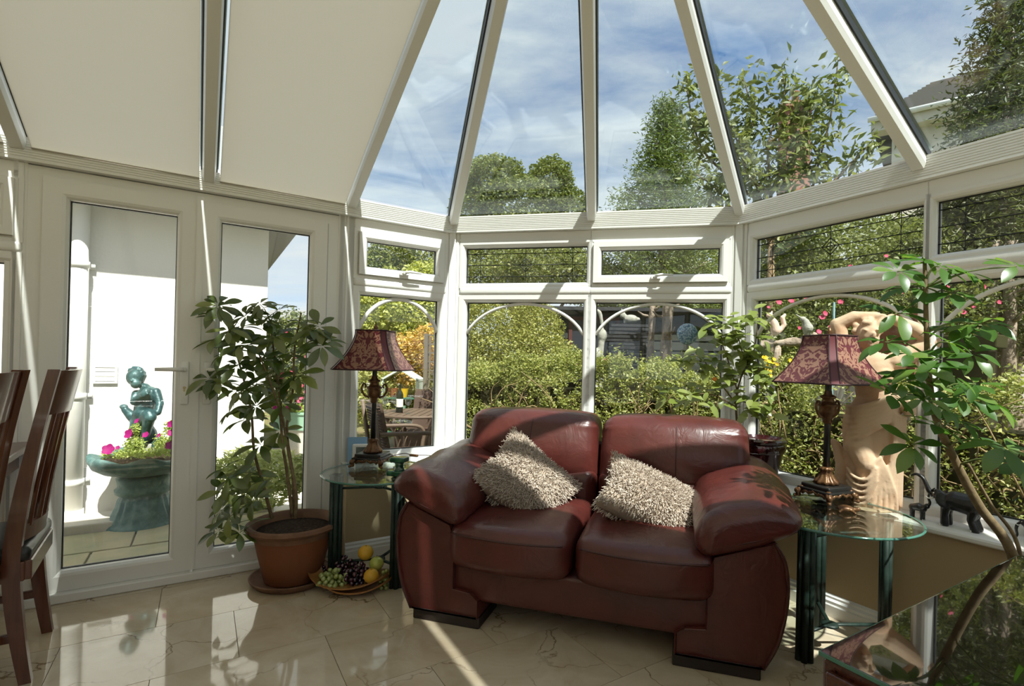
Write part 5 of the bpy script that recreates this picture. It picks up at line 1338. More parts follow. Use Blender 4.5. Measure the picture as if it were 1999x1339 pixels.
addleaves(tr, leaves([(tuple(Vector(tr.location)+Vector((x,0,.24))),(.12,.1,.08),260) for x in (-.18,0,.18)], .04, 3, shell=.2), 'lf_petunia')
for x in (-.2,-.06,.1,.2): flower(tr, 'magenta', Vector(tr.location)+Vector((x,-.12,.27)), 1.0)
def farhouse(label, px0, px1, ytop, yeave, Y, depth=5, wallm='housewall'):
    a, b = PT(px0, yeave, Y), PT(px1, yeave, Y); zt = PT(px0, ytop, Y).z; w = b.x-a.x
    t = thing('far_house', label, 'house', (a.x, Y, GZ))
    obj('wall', MB().box(0, w, .3, depth, 0, a.z-GZ), M[wallm], t, False)
    rf = obj('roof', MB().prism([(0,a.z-GZ),(depth/2,zt-GZ),(depth,a.z-GZ)], lambda p: (-.3,p[0],p[1]), lambda p: (w+.3,p[0],p[1])), M['rooftile'], t, False)
    n = 9
    for i in range(n): obj('tile_course', MB().prism([(depth/2*i/n, a.z-GZ+(zt-a.z)*i/n), (depth/2*(i+1)/n, a.z-GZ+(zt-a.z)*(i+1)/n), (depth/2*i/n, a.z-GZ+(zt-a.z)*i/n+.05)], lambda p: (-.32,p[0]-.01,p[1]+.004), lambda p: (w+.32,p[0]-.01,p[1]+.004)), M['rooftile'], rf, False)
    obj('gutter', MB().tube([(-.3,-.06,a.z-GZ),(w+.3,-.06,a.z-GZ)], .07, 8), M['soffit'], t, True)
    return t
farhouse('low house with a pale grey roof beyond the right door', 470, 760, 588, 640, 15)

# patio set seen through the narrow window
def wicker_chair(label, loc, rz, seat=True):
    t = thing('wicker_chair', label, 'chair', tuple(loc), rz, None)
    N, K_ = 10, 12; m = MB(); vs = []; fs = []
    for side in (0, 1):
        for i in range(N+1):
            u = -1+2*i/N
            for j in range(K_+1):
                z = .42+.50*j/K_; vs.append((u*.27, -.22-.10*(j/K_)+.05*u*u+side*.025, z))
    n1 = (N+1)*(K_+1); ix = lambda s, i, j: s*n1+i*(K_+1)+j
    for i in range(N):
        for j in range(K_): fs.append((ix(0,i,j),ix(0,i+1,j),ix(0,i+1,j+1),ix(0,i,j+1))); fs.append((ix(1,i,j),ix(1,i,j+1),ix(1,i+1,j+1),ix(1,i+1,j)))
        for j in (0,K_): fs.append((ix(0,i,j),ix(1,i,j),ix(1,i+1,j),ix(0,i+1,j)))
    for i in (0,N):
        for j in range(K_): fs.append((ix(0,i,j),ix(1,i,j),ix(1,i,j+1),ix(0,i,j+1)))
    bk = obj('backrest', m.add(vs, fs), M['wicker'], t, 40)
    w = MB()
    for j in range(20): w.tube([(u*.272, -.225-.10*(j/20)+.05*u*u, .43+.48*j/20) for u in [-1+.2*i for i in range(11)]], .007, 5)
    obj('weave', w, M['wicker'], bk, True)['kind'] = 'stuff'
    obj('seat', MB().rbox((0,.02,.42), (.27,.26,.035), .02, 2), M['wicker'], t, 40)
    for sx in (-1,1):
        obj('arm', MB().tube(bez([(sx*.28,-.26,.66),(sx*.29,-.05,.66),(sx*.29,.20,.65),(sx*.29,.28,.58),(sx*.28,.26,.42),(sx*.27,.25,0)], 20), .019, 8), M['patiowood'], t, True)
        obj('rear_leg', MB().tube([(sx*.27,-.32,.92),(sx*.27,-.24,.42),(sx*.27,-.30,0)], .019, 8), M['patiowood'], t, True)
        obj('side_panel', MB().box(sx*.27-.006, sx*.27+.006, -.22,.22,.12,.40), M['wicker'], t, False)
    obj('front_panel', MB().box(-.26,.26,.235,.247,.12,.40), M['wicker'], t, False)
    return t
G2 = GZ+.012
c = gnd(790,4.75); c.z = G2; wicker_chair('dark wicker garden chair with wooden arms left behind the lamp post', c, radians(-62))
c = gnd(835,6.4); c.z = G2; wicker_chair('brown wicker garden chair on the far side of the patio table', c, radians(168))
tc_ = gnd(815,5.75); tc_.z = G2
pt_ = thing('patio_table', 'round slatted patio table with bottle and glasses outside the narrow window', 'table', tuple(tc_))
for i in range(11):
    x = -.40+.08*i; hl = sqrt(max(.0,.43**2-x*x))
    obj('slat', MB().rbox((x,0,.71), (.034,hl,.010), .004, 1), M['patiowood'], pt_, False)
obj('rim', MB().tube([(.44*cos(2*pi*i/32),.44*sin(2*pi*i/32),.705) for i in range(33)], .016, 6, False), M['patiowood'], pt_, True)
for k in range(4):
    a = pi/4+k*pi/2; obj('leg', MB().tube(bez([(.38*cos(a),.38*sin(a),.70),(.22*cos(a),.22*sin(a),.45),(.22*cos(a),.22*sin(a),.25),(.38*cos(a),.38*sin(a),0)],12), .026, 8), M['patiowood'], pt_, True)
M['bottle'] = mat('dark_bottle', (.008,.012,.008), .08, .6); M['paper'] = mat('bottle_label', (.75,.73,.68), .7)
M['wineglass'] = glassmat('wine_glass', (.95,.97,.97), f0=.10)
bx = tc_+Vector((-.16,-.10,.72))
bo = thing('wine_bottle', 'dark wine bottle with a white label on the patio table', 'bottle', tuple(bx))
obj('body', MB().lathe([(.01,0),(.037,0),(.038,.01),(.038,.19),(.030,.22),(.015,.245),(.014,.29),(.016,.295),(.016,.305),(.004,.306)], 20), M['bottle'], bo, True)
obj('label_patch', MB().lathe([(.0385,.06),(.0386,.065),(.0386,.145),(.0385,.15)], 20), M['paper'], bo, True)
for i, (x, yy) in enumerate(((-.30,-.16),(-.24,-.02),(-.04,-.20))):
    g = thing('wine_glass', ['wine glass at the left rim of the patio table', 'wine glass just left of the bottle', 'wine glass just right of the bottle'][i], 'glass', tuple(tc_+Vector((x,yy,.72))))
    obj('bowl', MB().lathe([(.004,.085),(.026,.10),(.036,.13),(.034,.165),(.030,.18),(.029,.18),(.033,.165),(.035,.13),(.025,.102),(.002,.088)], 16), M['wineglass'], g, True)
    obj('stem', MB().lathe([(.032,0),(.030,.004),(.005,.010),(.004,.085)], 14), M['wineglass'], g, True)
gh = thing('mini_greenhouse', 'small shelved greenhouse with an open plastic cover beside the trellis', 'greenhouse', tuple(gnd(788,7.6)))
hh = PT(788,722,7.6).z-GZ; wv = .25
M['plastic'] = mat('cloudy_plastic', (.50,.58,.56), .3, .4); M['gpost'] = mat('green_post', (.04,.14,.09), .5)
for sx in (-1,1):
    for sy in (-.18,.18): obj('post', MB().tube([(sx*wv,sy,0),(sx*wv,sy,hh-.14)], .012, 6), M['gpost'], gh, True)
    obj('cover_side', MB().box(sx*wv-.015, sx*wv+.015, -.2,.2, .1, hh-.14), M['plastic'], gh, False)
obj('cover_top', MB().prism([(-wv-.02,hh-.16),(0,hh),(wv+.02,hh-.16),(wv+.02,hh-.13),(0,hh+.03),(-wv-.02,hh-.13)], lambda p: (p[0],-.2,p[1]), lambda p: (p[0],.2,p[1])), M['plastic'], gh, False)
for z in (.25,.5,.75): obj('shelf', MB().rbox((0,0,z), (wv,.18,.012), .005, 1), M['gpost'], gh, False)
for i, (x, z, mm, lab) in enumerate(((.03,.762,'yellow','yellow pot on the top shelf of the mini greenhouse'),(-.12,.762,'terracotta','brown pot on the top shelf of the mini greenhouse'),(0,.512,'troughgreen','pale green pot on the middle greenhouse shelf'),(.1,.262,'troughgreen','pale green pot on the lowest greenhouse shelf'))):
    p = Vector(gh.location)+Vector((x,-.1,z)); q = thing('plant_pot', lab, 'pot', tuple(p))
    obj('body', MB().lathe([(.01,0),(.055,0),(.075,.11),(.08,.13),(.07,.13),(.01,.11)], 16), M[mm], q, 40)
tg = gnd(845,7.0); tl = thing('garden_trellis', 'tall grey square-mesh trellis panel by the greenhouse', 'trellis', tuple(tg), radians(-8)); th_ = PT(845,652,7.0).z-GZ
obj('post', MB().box(-.12,-.07,-.03,.03,0,th_), M['trellis'], tl, False); obj('post', MB().box(.55,.60,-.03,.03,0,th_), M['trellis'], tl, False)
for i in range(6): obj('slat', MB().box(-.05+i*.1,-.03+i*.1,-.012,.0,.1,th_-.04), M['trellis'], tl, False)
for j in range(14): obj('slat', MB().box(-.08,.56,.0,.012,.2+j*.12,.22+j*.12), M['trellis'], tl, False)
tree('young_tree', 'yellow-green leafy tree behind the left lamp', 'tree', gnd(780,9.5), 1.6, .09, [blob(760,600,9.5,.95,.7,6000), blob(820,620,9.2,.8,.6,4500), blob(700,610,9.8,.8,.6,4000), blob(840,560,9.8,.7,.5,3000)], .075, 'lf_lime', 21)
tree('autumn_shrub', 'golden orange-tipped shrub behind the patio set', 'shrub', gnd(815,8.4), .6, .05, [blob(800,690,8.4,.45,.35,2600), blob(840,680,8.2,.4,.4,2200), blob(780,730,8.3,.5,.35,2200)], .06, 'lf_autumn', 22)
tree('dark_tree', 'darker leafy tree below the top light of the narrow window', 'tree', gnd(840,12), 2.0, .1, [blob(830,510,12,1.0,.7,5000), blob(760,555,12,1.2,.8,6000), blob(700,580,12,.9,.8,4000), blob(740,495,11.5,.25,.35,500)], .085, 'lf_tree', 23)
tree('border_shrub', 'green border shrub behind the dark wicker chair', 'shrub', gnd(730,7.6), 0, .05, [blob(725,770,7.6,.4,.5,3500), blob(760,800,7.8,.5,.4,2500), blob(835,790,8.2,.4,.5,2500)], .055, 'lf_bush', 24)

# hedge outside the corner and front windows
def hedge(label, w, x0, x1, y0, y1, ztop, n, m, seed, size=.032, twigs=0):
    t = thing('garden_hedge', label, 'hedge', tuple(W(w, x0, y0, GZ))); r = np.random.RandomState(seed); rr = random.Random(seed)
    P, a = WALLS[w]; dl = dirv(a)
    face = r.rand(n); fr = face < .66; s = r.uniform(x0,x1,n); u = r.rand(n)           # front slopes back towards the top
    lump = .09*np.sin(s*2.7+seed)+.06*np.sin(s*6.3+2*seed)+.035*np.sin(s*13.1)
    zt = ztop+.7*lump
    z = np.where(fr, GZ+(zt-GZ)*u, zt+.05*r.normal(0,1,n))
    yy = np.where(fr, y0+.26*u**2.2-lump*.8+.05*np.sin(z*9+s*5)+np.abs(r.normal(0,.06,n)), y0+.22+(y1-y0-.22)*r.rand(n))
    z = z+np.where(fr, 0, .05*np.sin(s*7+yy*6))
    gap = np.sin(s*23+np.sin(z*9+seed)*2)*np.sin(z*19+np.sin(s*11)*2)+.6*np.sin(s*51+z*7)*np.sin(z*43+s*13)   # thin spots where the shade-dark core and the twigs show
    keep = gap+.9*r.rand(n) > -.05
    s, yy, z = s[keep], yy[keep], z[keep]
    pts = np.stack([P.x+dl.x*s-dl.y*yy, P.y+dl.y*s+dl.x*yy, z],1)
    addleaves(t, leafpts(pts, size, r, .5, .3), m)
    c = obj('shade_core', MB().prism([W(w,x0,y0+.34,0),W(w,x1,y0+.34,0),W(w,x1,y1,0),W(w,x0,y1,0)], lambda p: (p.x,p.y,GZ), lambda p: (p.x,p.y,ztop-.18)), M['core'], t, False); c.location = -Vector(t.location)  # dark solid box standing in for the shade and twigs inside the hedge
    if twigs:
        mb = MB()
        for i in range(twigs):
            x = rr.uniform(x0,x1); yb = y0+rr.uniform(.0,.16); zb = rr.uniform(GZ,ztop*.75); L = rr.uniform(.15,.5); dx = rr.uniform(-.8,.8)
            p0 = W(w,x,yb,zb); p2 = W(w,x+dx*L,yb-rr.uniform(-.05,.12),zb+L*rr.uniform(-.1,1))
            mb.tube(bez([p0, p0.lerp(p2,.5)+Vector((rr.uniform(-.05,.05),rr.uniform(-.03,.03),rr.uniform(0,.06))), p2], 5), [.006,.005,.004,.004,.003,.002], 5)
        o = obj('twigs', mb, M['twig'], t, True); o['kind'] = 'stuff'; o.location = -Vector(t.location)
    return t
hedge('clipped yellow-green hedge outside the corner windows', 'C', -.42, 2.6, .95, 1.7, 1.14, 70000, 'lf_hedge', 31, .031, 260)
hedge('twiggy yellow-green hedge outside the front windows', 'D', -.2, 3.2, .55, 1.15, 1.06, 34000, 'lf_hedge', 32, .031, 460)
tree('rounded_bush', 'rounded yellow-green bush behind the clipped hedge left of the shed', 'bush', gnd(1000,6.4), .5, .05, [blob(985,640,6.4,.62,.50,13000), blob(1050,650,6.3,.32,.42,3500), blob(930,650,6.4,.5,.42,4500), blob(1010,700,6.2,.75,.4,7000)], .034, 'lf_bush', 33, shell=.75)

# shed, slates, posts and ornaments behind the hedge
Ys = 7.6
s0, s1 = PT(1080,700,Ys), PT(1520,700,Ys); sw = s1.x-s0.x
sd_ = thing('garden_shed', 'dark green boarded shed with a red-framed window behind the hedge', 'shed', (s0.x, Ys, GZ), radians(-4))
for i in range(15): obj('board', MB().prism([(0,.0),(-.022,.0),(-.006,.138),(0,.138)], lambda p: (0,p[0],p[1]+i*.14), lambda p: (sw,p[0],p[1]+i*.14)), M['shedpaint'], sd_, False)
obj('body', MB().box(0,sw,.0,1.2,0,2.10), M['shedpaint'], sd_, False)
obj('roof', MB().prism([(-.2,2.08),(.6,2.16),(1.4,2.08),(1.4,2.13),(.6,2.21),(-.2,2.13)], lambda p: (-.2,p[0],p[1]), lambda p: (sw+.2,p[0],p[1])), M['slate'], sd_, False)
wf = obj('window_frame', MB().ringframe([(0,-.04),(.05,-.04),(.05,0),(0,0)], .22, .95, 1.30, 2.0), M['redpaint'], sd_, False)
obj('pane', MB().box(.27,.90,-.028,-.024,1.35,1.95), mat('dark_pane', (.03,.035,.045), .05, .6), wf, False)
obj('shelf', MB().prism([(.12,1.12),(.62,1.17),(.60,1.13),(.20,1.02)], lambda p: (p[0],-.20,p[1]), lambda p: (p[0],-.02,p[1])), M['shedpaint'], sd_, False)
sl0 = PT(1226,700,6.9); sp_ = thing('slate_stack', 'stack of dark roof slates in front of the shed', 'slates', (sl0.x, sl0.y, GZ), radians(-5))
hz_ = PT(1226,632,6.9).z-GZ; n = 38
for i in range(n): obj('slate', MB().box(-.27+RNG.uniform(-.03,.03), .27+RNG.uniform(-.03,.03), -.15+RNG.uniform(-.02,.02), .15, i*hz_/n, (i+.72)*hz_/n, Matrix.Rotation(RNG.uniform(-.06,.06),4,'Z')), M['slate'], sp_, False)
rb_ = thing('rabbit_ornament', 'pale stone rabbit ornament on top of the slate stack', 'ornament', (sl0.x, sl0.y-.02, GZ+hz_+.002))
m = MB().ell((.02,0,.06), (.10,.06,.06)).ell((-.08,0,.10), (.045,.04,.042)).limb([(-.075,0,.13),(-.06,0,.19)], [.014,.010], 6).limb([(-.09,.02,.13),(-.10,.02,.19)], [.014,.010], 6).limb([(-.05,0,.04),(-.06,0,.012)], [.03,.02], 6).ell((.12,0,.06), (.025,.025,.025))
sculpt('figure', m, M['stonegrey'], rb_, .010, 2)
def post(label, px, ytop, Y, rr, seed):
    b = gnd(px, Y); h = PT(px, ytop, Y).z-GZ; r = random.Random(seed); t = thing('tree_trunk', label, 'trunk', tuple(b))
    mb = MB(); pts = bez([(0,0,0),(.02,0,h*.3),(-.015,0,h*.6),(.0,0,h)], 24)
    mb.tube(pts, [rr*(1.15-.4*i/24+r.uniform(-.10,.14)) for i in range(25)], 12); obj('bole', mb, M['greybark'], t, True)
    for i in range(9):
        z = h*r.uniform(.25,.95); a = r.uniform(0,6.28); L = r.uniform(.05,.16)
        obj('branch_stub', MB().tube([(0,0,z),(cos(a)*(rr+L*.5),sin(a)*(rr+L*.5),z+.03),(cos(a)*(rr+L),sin(a)*(rr+L),z+.08)], [.022,.016,.008], 6), M['greybark'], t, True)
    return t
post('thinner grey tree trunk in front of the shed', 1272, 588, 6.5, .05, 1)
post('thick gnarled tree trunk with a knobbly top in front of the shed', 1302, 578, 6.3, .085, 2)
hr = thing('heron_ornament', 'grey stone long-necked bird half hidden behind the window mullion', 'ornament', tuple(gnd(1163,6.0)))
def Hh(px, py): p = PT(px, py, 6.0); return Vector((p.x-hr.location.x, 0, p.z-GZ))
m = MB().limb([Hh(1160,760), Hh(1158,720), Hh(1160,690)], [.05,.06,.07], 10).limb([Hh(1152,690), Hh(1150,660), Hh(1152,640)], [.06,.07,.05], 10)
m.limb(bez([Hh(1150,640), Hh(1148,615), Hh(1158,606), Hh(1170,610), Hh(1174,625), Hh(1176,645)],16), [.038-.0012*i for i in range(17)], 8).ell(Hh(1176,655), (.055,.05,.08)).limb([Hh(1174,668), Hh(1172,700), Hh(1176,730), Hh(1170,760)], [.04,.03,.035,.04], 8)
m.limb([Hh(1163,760), Vector((0,0,0))], [.07,.12], 10)
sculpt('figure', m, M['stonegrey'], hr, .013, 3)
bs = PT(1342,652,5.9); md = thing('mosaic_disc', 'blue mosaic garden disc on a stake behind the orange tree', 'ornament', (bs.x, bs.y, GZ))
obj('disc', MB().lathe([(.01,-.02),(.11,-.012),(.122,0),(.11,.012),(.01,.02)], 32, M=Matrix.Translation((0,0,bs.z-GZ)) @ Matrix.Rotation(radians(90),4,'X')), M['mosaic'], md, True)
obj('stake', MB().tube([(0,0,0),(0,0,bs.z-GZ-.12)], .010, 6), M['trellis'], md, True)
for i, (x0, x1, lab) in enumerate(((1095,1130,'magenta petunias on the hedge left of the mullion'), (1170,1230,'magenta petunias on the hedge right of the mullion'))):
    p = PT((x0+x1)/2, 712, 5.1); q = thing('petunia_plant', lab, 'flowers', (p.x, p.y, p.z-.1))
    addleaves(q, leaves([(tuple(p-Vector((0,0,.04))),(.14,.08,.06),220)], .035, 50+i, shell=.1), 'lf_petunia')
    for k in range(4+5*i): flower(q, 'magenta', PT(RNG.uniform(x0,x1), RNG.uniform(702,714), 5.0), RNG.uniform(.6,1.1))

# trees above and beyond
tree('broadleaf_tree', 'round broadleaf tree with two crown tops seen through the roof glass', 'tree', gnd(1020,13), 3.0, .16, [blob(965,350,13,.85,.55,7000), blob(1075,362,13,.62,.70,6000), blob(1010,400,13,1.3,.6,8000), blob(930,415,13,.7,.7,4500), blob(1105,420,13,.7,.7,4500), blob(1020,480,13,1.7,.9,9000)], .085, 'lf_tree', 41)
tree('dark_tree', 'dark leafy tree behind the leaded top light left of the mullion', 'tree', gnd(1030,10), 2.0, .12, [blob(960,520,10,.9,.6,3500), blob(1060,520,10,.9,.6,4500), blob(1130,545,10,.8,.5,3500), blob(920,560,10,.8,.5,2500), blob(1200,560,10.5,.9,.5,3500)], .07, 'lf_tree', 42)
def conifer(name, label, px, Y, ytop, halfw, m, seed, n=22000, size=.055, zlow=1.2):
    b = gnd(px, Y); zt = PT(px, ytop, Y).z; r = np.random.RandomState(seed)
    t = thing(name, label, 'tree', tuple(b))
    obj('trunk', MB().tube([(0,0,0),(0,0,(zt-GZ)*.95)], [.14,.02], 8), M['greybark'], t, True)
    for i in range(14):
        z = (zlow-GZ)+(zt-zlow)*i/15; a = i*2.4; L = halfw*(1-(i/15.)**1.3)*.8
        obj('branch', MB().tube([(0,0,z),(cos(a)*L*.6,sin(a)*L*.6,z+.12),(cos(a)*L,sin(a)*L,z+.3)], [.03,.02,.008], 5), M['greybark'], t, True)
    nb = 70; P = []                                            # feathery upswept sprays
    for i in range(nb):
        f = (i+.5)/nb; z = zlow+(zt-zlow)*f; a = i*2.39996; R = halfw*(1-f**1.25)*r.uniform(.75,1.12)+.06
        k = int(n/nb*(1.25-f)); u = r.rand(k)**.6
        cx, cyy = cos(a)*R*u, sin(a)*R*u; cz_ = z+.45*R*u*u+r.normal(0,.05,k)
        sp = .05+.16*halfw*(1-.5*u)*(1-.6*f)
        P.append(np.stack([b.x+cx+r.normal(0,1,k)*sp, b.y+cyy+r.normal(0,1,k)*sp, cz_+r.normal(0,1,k)*sp*.8],1))
    addleaves(t, leafpts(np.concatenate(P), size, r, .28, .1), m)
    return t
conifer('conifer_tree', 'feathery green conifer in the middle of the roof view', 1290, 9.5, 205, 1.55, 'lf_conifer', 44, 52000, .085)
conifer('conifer_tree', 'tall dark conifer at the top right corner', 1960, 5.2, -60, .95, 'lf_darkcon', 45, 42000, .07, 1.3)
tree('dark_tree', 'dark evergreen filling the leaded top light at the right edge', 'tree', gnd(1960,5.9), 1.6, .1, [blob(1900,440,5.9,.6,.45,5000), blob(1990,430,5.8,.6,.5,5000), blob(2080,450,5.6,.6,.6,4000), blob(1860,520,6.1,.5,.4,3500)], .055, 'lf_darkcon', 46)
# cherry with single leaves in front of the chimney
Yc = 5.0; cb_ = gnd(1500, Yc); chy = thing('cherry_tree', 'young cherry tree with long drooping leaves in front of the chimney', 'tree', tuple(cb_)); o = Vector(cb_); rng = random.Random(9)
def Qc(px, py, dy=0): return PT(px, py, Yc+dy)
cbr = [[Qc(1505,470), Qc(1490,400,.1), Qc(1450,300,.1), Qc(1410,210,.1), Qc(1385,140,.1)], [Qc(1505,470), Qc(1505,380,0), Qc(1500,280,-.1), Qc(1530,190,-.1), Qc(1527,135,-.1)], [Qc(1505,470), Qc(1575,390,0), Qc(1600,310,0), Qc(1625,210,-.1), Qc(1636,115,-.1)], [Qc(1575,390,0), Qc(1620,360,-.1), Qc(1670,310,-.15), Qc(1705,272,-.15)],
       [Qc(1490,400,.1), Qc(1430,350,.1), Qc(1370,290,.15), Qc(1345,200,.15), Qc(1340,145,.15)], [Qc(1450,300,.1), Qc(1470,230,.0), Qc(1450,150,0)], [Qc(1500,280,-.1), Qc(1550,240,-.1), Qc(1585,180,-.15)], [Qc(1600,310), Qc(1580,260,-.1), Qc(1600,190,-.1)], [Qc(1505,470), Qc(1440,420,-.1), Qc(1400,370,-.1), Qc(1360,340,-.1)], [Qc(1505,470), Qc(1560,430,-.1), Qc(1620,390,-.1)], [Qc(1430,350,.1), Qc(1400,260,.0), Qc(1360,230,0)], [Qc(1505,380,0), Qc(1460,340,-.15), Qc(1440,260,-.15)], [Qc(1505,380,0), Qc(1540,330,-.15), Qc(1555,250,-.15)]]
obj('trunk', MB().tube([(0,0,0), (Qc(1505,600)-o), Qc(1505,470)-o], [.05,.04,.03], 8), M['bark'], chy, True)
for b in cbr: obj('branch', MB().tube([p-o for p in bez(b, 16)], [.016-.0007*i for i in range(17)], 6), M['bark'], chy, True)
lf = [leafmesh('leafD%d' % i, .125, .045, leafmat('cherry_leaf%d' % i, LM['cherry'], .35, .4, .06, True), .2, d, .42, 5) for i, d in enumerate((.2,.4))]
cp = [p for b in cbr for p in bez(b, 20)[4:]]
for k in range(300):
    p = rng.choice(cp)+Vector((rng.uniform(-.06,.06), rng.uniform(-.08,.08), rng.uniform(-.05,.05)))
    d = Vector((rng.uniform(-1,1), rng.uniform(-1,.6), rng.uniform(-1.3,.1)))
    inst('leaf', rng.choice(lf), chy, orient(p-o, d, Vector((0,-.6,.8)), rng.uniform(.7,1.15)))
rr_ = np.random.RandomState(4); cpn = np.array([tuple(p) for p in cp])
addleaves(chy, leafpts(cpn[rr_.randint(0,len(cpn),2800)]+rr_.normal(0,.09,(2800,3)), .095, rr_, .4, .3), 'lf_cherry', 'smaller_leaves')
# chimney and white house behind
c0 = PT(1548,372,20); ct_ = PT(1548,205,20).z-c0.z
cm = thing('chimney', 'brick chimney rising behind the cherry tree', 'chimney', (c0.x, 20, GZ))
hb = c0.z-GZ
obj('stack', MB().box(-.45,.45,-.4,.4,hb-4.5,hb+ct_-.3), M['brick'], cm, False); obj('crown', MB().box(-.6,.6,-.55,.55,hb+ct_-.3,hb+ct_-.08), M['brick'], cm, False)
obj('pot', MB().lathe([(.14,hb+ct_-.08),(.16,hb+ct_),(.12,hb+ct_+.45),(.15,hb+ct_+.5)], 12), M['terracotta'], cm, True)
obj('house_body', MB().box(-3.5,3.5,.5,6,0,hb-4.2), M['housewall'], cm, False)
obj('roof', MB().prism([(.2,hb-4.2),(3.2,hb-2.2),(6.3,hb-4.2)], lambda p: (-3.8,p[0],p[1]), lambda p: (3.8,p[0],p[1])), M['rooftile'], cm, False)
g0 = PT(1742,238,15); g1 = PT(2090,238,15); zr_ = PT(1900,95,15).z
gh_ = thing('far_house', 'pale house with a slatted grey roof behind the dark conifer', 'house', (g0.x, 15, GZ), radians(-38)); w_ = g1.x-g0.x; ze = g0.z-GZ
obj('wall', MB().box(0,w_,0,6,0,ze+.1), M['housewall'], gh_, False)
M['darktile'] = mat('dark_roof_tiles', (.13,.12,.11), .85)
rf = obj('roof', MB().add([(-.5,-.5,ze),(w_+.5,-.5,ze),(w_+.5,6.5,ze),(-.5,6.5,ze),(.9,3,zr_-GZ),(w_-1,3,zr_-GZ)], [(0,1,5,4),(1,2,5),(2,3,4,5),(3,0,4),(3,2,1,0)]), M['slate'], gh_, False)
for i in range(14):
    f = i/14.; z = ze+(zr_-GZ-ze)*f; x0_ = -.5+1.4*f; x1_ = w_+.5-1.5*f; y0_ = -.5+3.5*f
    obj('tile_course', MB().box(x0_,x1_,y0_-.03,y0_+.05,z+.0,z+.06), M['darktile'], rf, False)
obj('gutter', MB().tube([(-.55,-.56,ze-.02),(w_+.5,-.56,ze-.02)], .08, 8), M['soffit'], gh_, True)
obj('soffit_box', MB().box(-.48,w_,-.45,.02,ze-.35,ze-.02), M['housewall'], gh_, False)

# flowering border outside the front windows
rs = tree('rose_bush', 'tall rose bush with pink flowers behind the statue', 'bush', gnd(1620,5.4), 1.2, .04, [blob(1560,600,5.4,.7,.55,7000), blob(1700,590,5.2,.6,.5,6000), blob(1640,500,5.6,.9,.45,7500), blob(1520,520,5.7,.6,.4,4000), blob(1780,520,5.4,.5,.5,4500), blob(1500,650,5.2,.4,.4,3000), blob(1820,600,5.0,.5,.5,4000)], .045, 'lf_rose', 51)
for (x, yy) in ((1545,588),(1500,600),(1568,622),(1560,640),(1605,620),(1610,612),(1632,575),(1590,660),(1480,610),(1575,585),(1640,590),(1520,590),(1700,560),(1760,570),(1660,565),(1620,640),(1598,648),(1870,530),(1900,600),(1950,590),(1880,610),(1920,560),(1850,560),(1480,640),(1660,520),(1730,500)): flower(rs, 'pink', PT(x, yy, 4.55+RNG.uniform(-.1,.1)), RNG.uniform(.5,.9))
tree('background_hedge', 'high dark green hedge across the back of the garden', 'hedge', gnd(1500,11), 0, .1, [blob(1480,600,11,1.6,1.2,6000), blob(1650,560,11,1.8,1.5,8000), blob(1850,560,10,1.8,1.6,8000), blob(2050,560,9,1.6,1.6,6000), blob(1380,540,11.5,1.4,1.0,5000)], .09, 'lf_tree', 52)
yf = tree('yellow_flower_bed', 'yellow flowering plant below the ornaments left of the right lamp', 'flowers', gnd(1520,4.5), 0, .02, [blob(1515,725,4.5,.26,.16,1800), blob(1560,740,4.4,.24,.16,1600), blob(1490,745,4.5,.2,.16,1200)], .035, 'lf_hedge', 53, shell=.2)
for i in range(26): flower(yf, 'yellow', PT(RNG.uniform(1485,1570), RNG.uniform(695,745), 4.22), RNG.uniform(.5,.85))
dr = PT(1520,668,4.4); dw = thing('driftwood_branch', 'mossy driftwood branch carrying two stone ornaments', 'branch', tuple(Vector((dr.x,dr.y,GZ))))
zz = dr.z-GZ
obj('bough', MB().tube(bez([(-.25,0,zz-.06),(-.08,0,zz-.01),(.08,0,zz),(.24,0,zz+.02),(.32,0,zz+.06)],14), [.03+.012*sin(i) for i in range(15)], 8), M['greybark'], dw, True)
obj('upright', MB().tube([(0,.02,0),(.0,.02,zz)], [.06,.03], 8), M['greybark'], dw, True)
def Od(px, py): p = PT(px, py, 4.36); return p
sqp = Od(1514,652); sq = thing('squirrel_ornament', 'pale pink stone squirrel on the driftwood branch', 'ornament', tuple(sqp))
m = MB().limb([(0,0,.03),(-.015,0,.09),(-.035,0,.13)], [.042,.036,.026], 10).ell((-.055,0,.155), (.030,.024,.024)).ell((-.035,0,.182), (.008,.008,.016)).limb([(-.03,0,.10),(-.06,0,.085)], [.012,.009], 6).limb([(.04,0,.03),(.07,0,.08),(.055,0,.14),(.075,0,.165)], [.018,.022,.02,.012], 8)
M['pinkstone'] = mat('pinkish_stone', (.60,.45,.36), .85, bump=(60,.5,.004)); sculpt('figure', m, M['pinkstone'], sq, .007, 2)
bdp = Od(1572,652); bd = thing('bird_ornament', 'grey stone bird with raised beak on the driftwood branch', 'ornament', tuple(bdp))
m = MB().limb([(.01,0,.0),(.02,0,.05),(.0,0,.10)], [.022,.045,.032], 10).ell((-.022,0,.125), (.028,.024,.024)).limb([(-.04,0,.135),(-.085,0,.165)], [.012,.004], 6).limb([(.02,0,.03),(.05,0,-.01)], [.02,.008], 6)
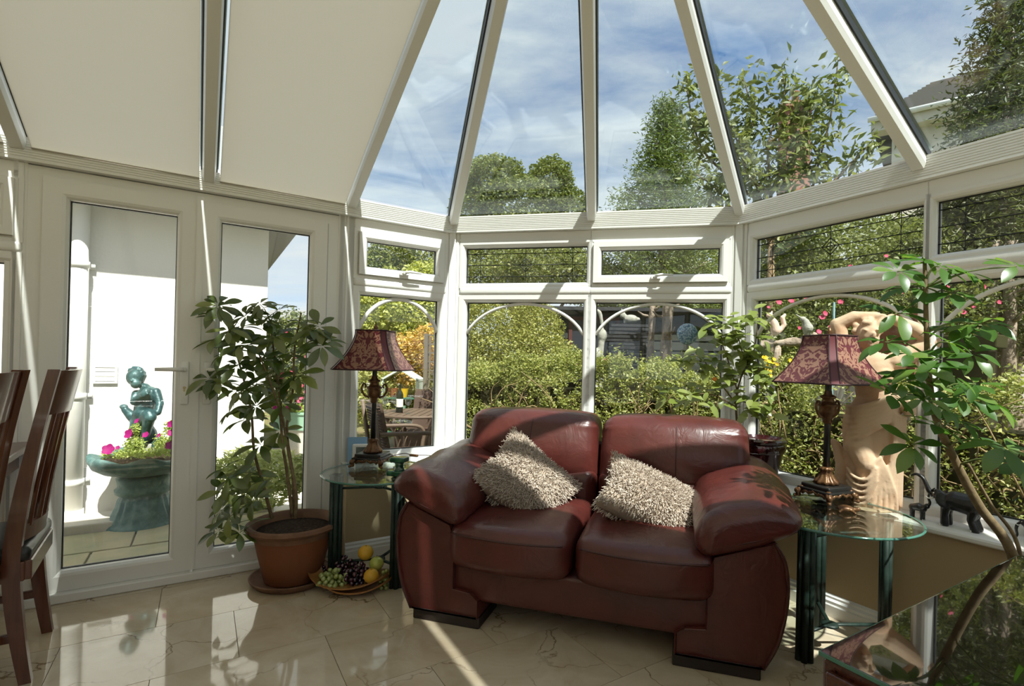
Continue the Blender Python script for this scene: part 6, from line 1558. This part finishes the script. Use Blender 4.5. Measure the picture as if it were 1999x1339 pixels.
sculpt('figure', m, M['stonegrey'], bd, .007, 2)
pb = PT(1765,690,3.75); px_ = thing('clay_planter', 'square reddish clay planter behind the statue arm', 'planter', (pb.x, pb.y, GZ), AD)
pzz = PT(1765,625,3.75).z-GZ
M['clayred'] = mat('red_clay', (.24,.10,.06), .8, .2, var=((.18,.07,.045), 8, .4, .7))
obj('box', MB().prism([(-.13,-.13),(.13,-.13),(.13,.13),(-.13,.13)], lambda p: (p[0]*.8,p[1]*.8,pzz-.42), lambda p: (p[0]*1.2,p[1]*1.2,pzz)), M['clayred'], px_, False)
obj('lip', MB().ringframe([(0,0),(.02,0),(.02,.03),(0,.03)], -.17,.17,-.17,.17), M['clayred'], px_, False); px_.children[1].matrix_local = Matrix.Translation((0,0,pzz)) @ Matrix.Rotation(radians(90),4,'X')
obj('stand', MB().box(-.09,.09,-.09,.09,0,pzz-.42), M['greybark'], px_, False)
for (x, yy) in ((1735,612),(1752,606),(1768,602),(1780,608)): flower(px_, 'magenta', PT(x, yy, 3.6), .9, Vector((0,-1,.6))).matrix_parent_inverse = Matrix()
for k in px_.children:
    if k.name.startswith('flower'): k.matrix_local = px_.matrix_local.inverted() @ Matrix.Translation(Vector(px_.location)) @ k.matrix_local
post('pale grey tree trunk left of two at the right edge', 1938, 470, 4.9, .05, 5); post('pale grey tree trunk at the right edge, nearer the frame edge', 1972, 470, 4.8, .06, 6)
sk_ = thing('garden_cane', 'bluish garden cane standing behind the right lamp', 'cane', tuple(gnd(1626,4.7)))
obj('rod', MB().tube([(0,0,0), (0,0,PT(1626,590,4.7).z-GZ)], .010, 6), mat('blue_cane', (.10,.20,.22), .5), sk_, True)
bn = PT(1872,668,4.0); bt_ = thing('green_trough', 'dark green trough half hidden by the tall umbrella plant', 'planter', (bn.x, bn.y, GZ), AD)
obj('trough', MB().rbox((0,0,bn.z-GZ), (.26,.12,.05), .01, 1), M['core'], bt_, False); obj('stand', MB().box(-.2,.2,-.08,.08,0,bn.z-GZ-.07), M['core'], bt_, False)
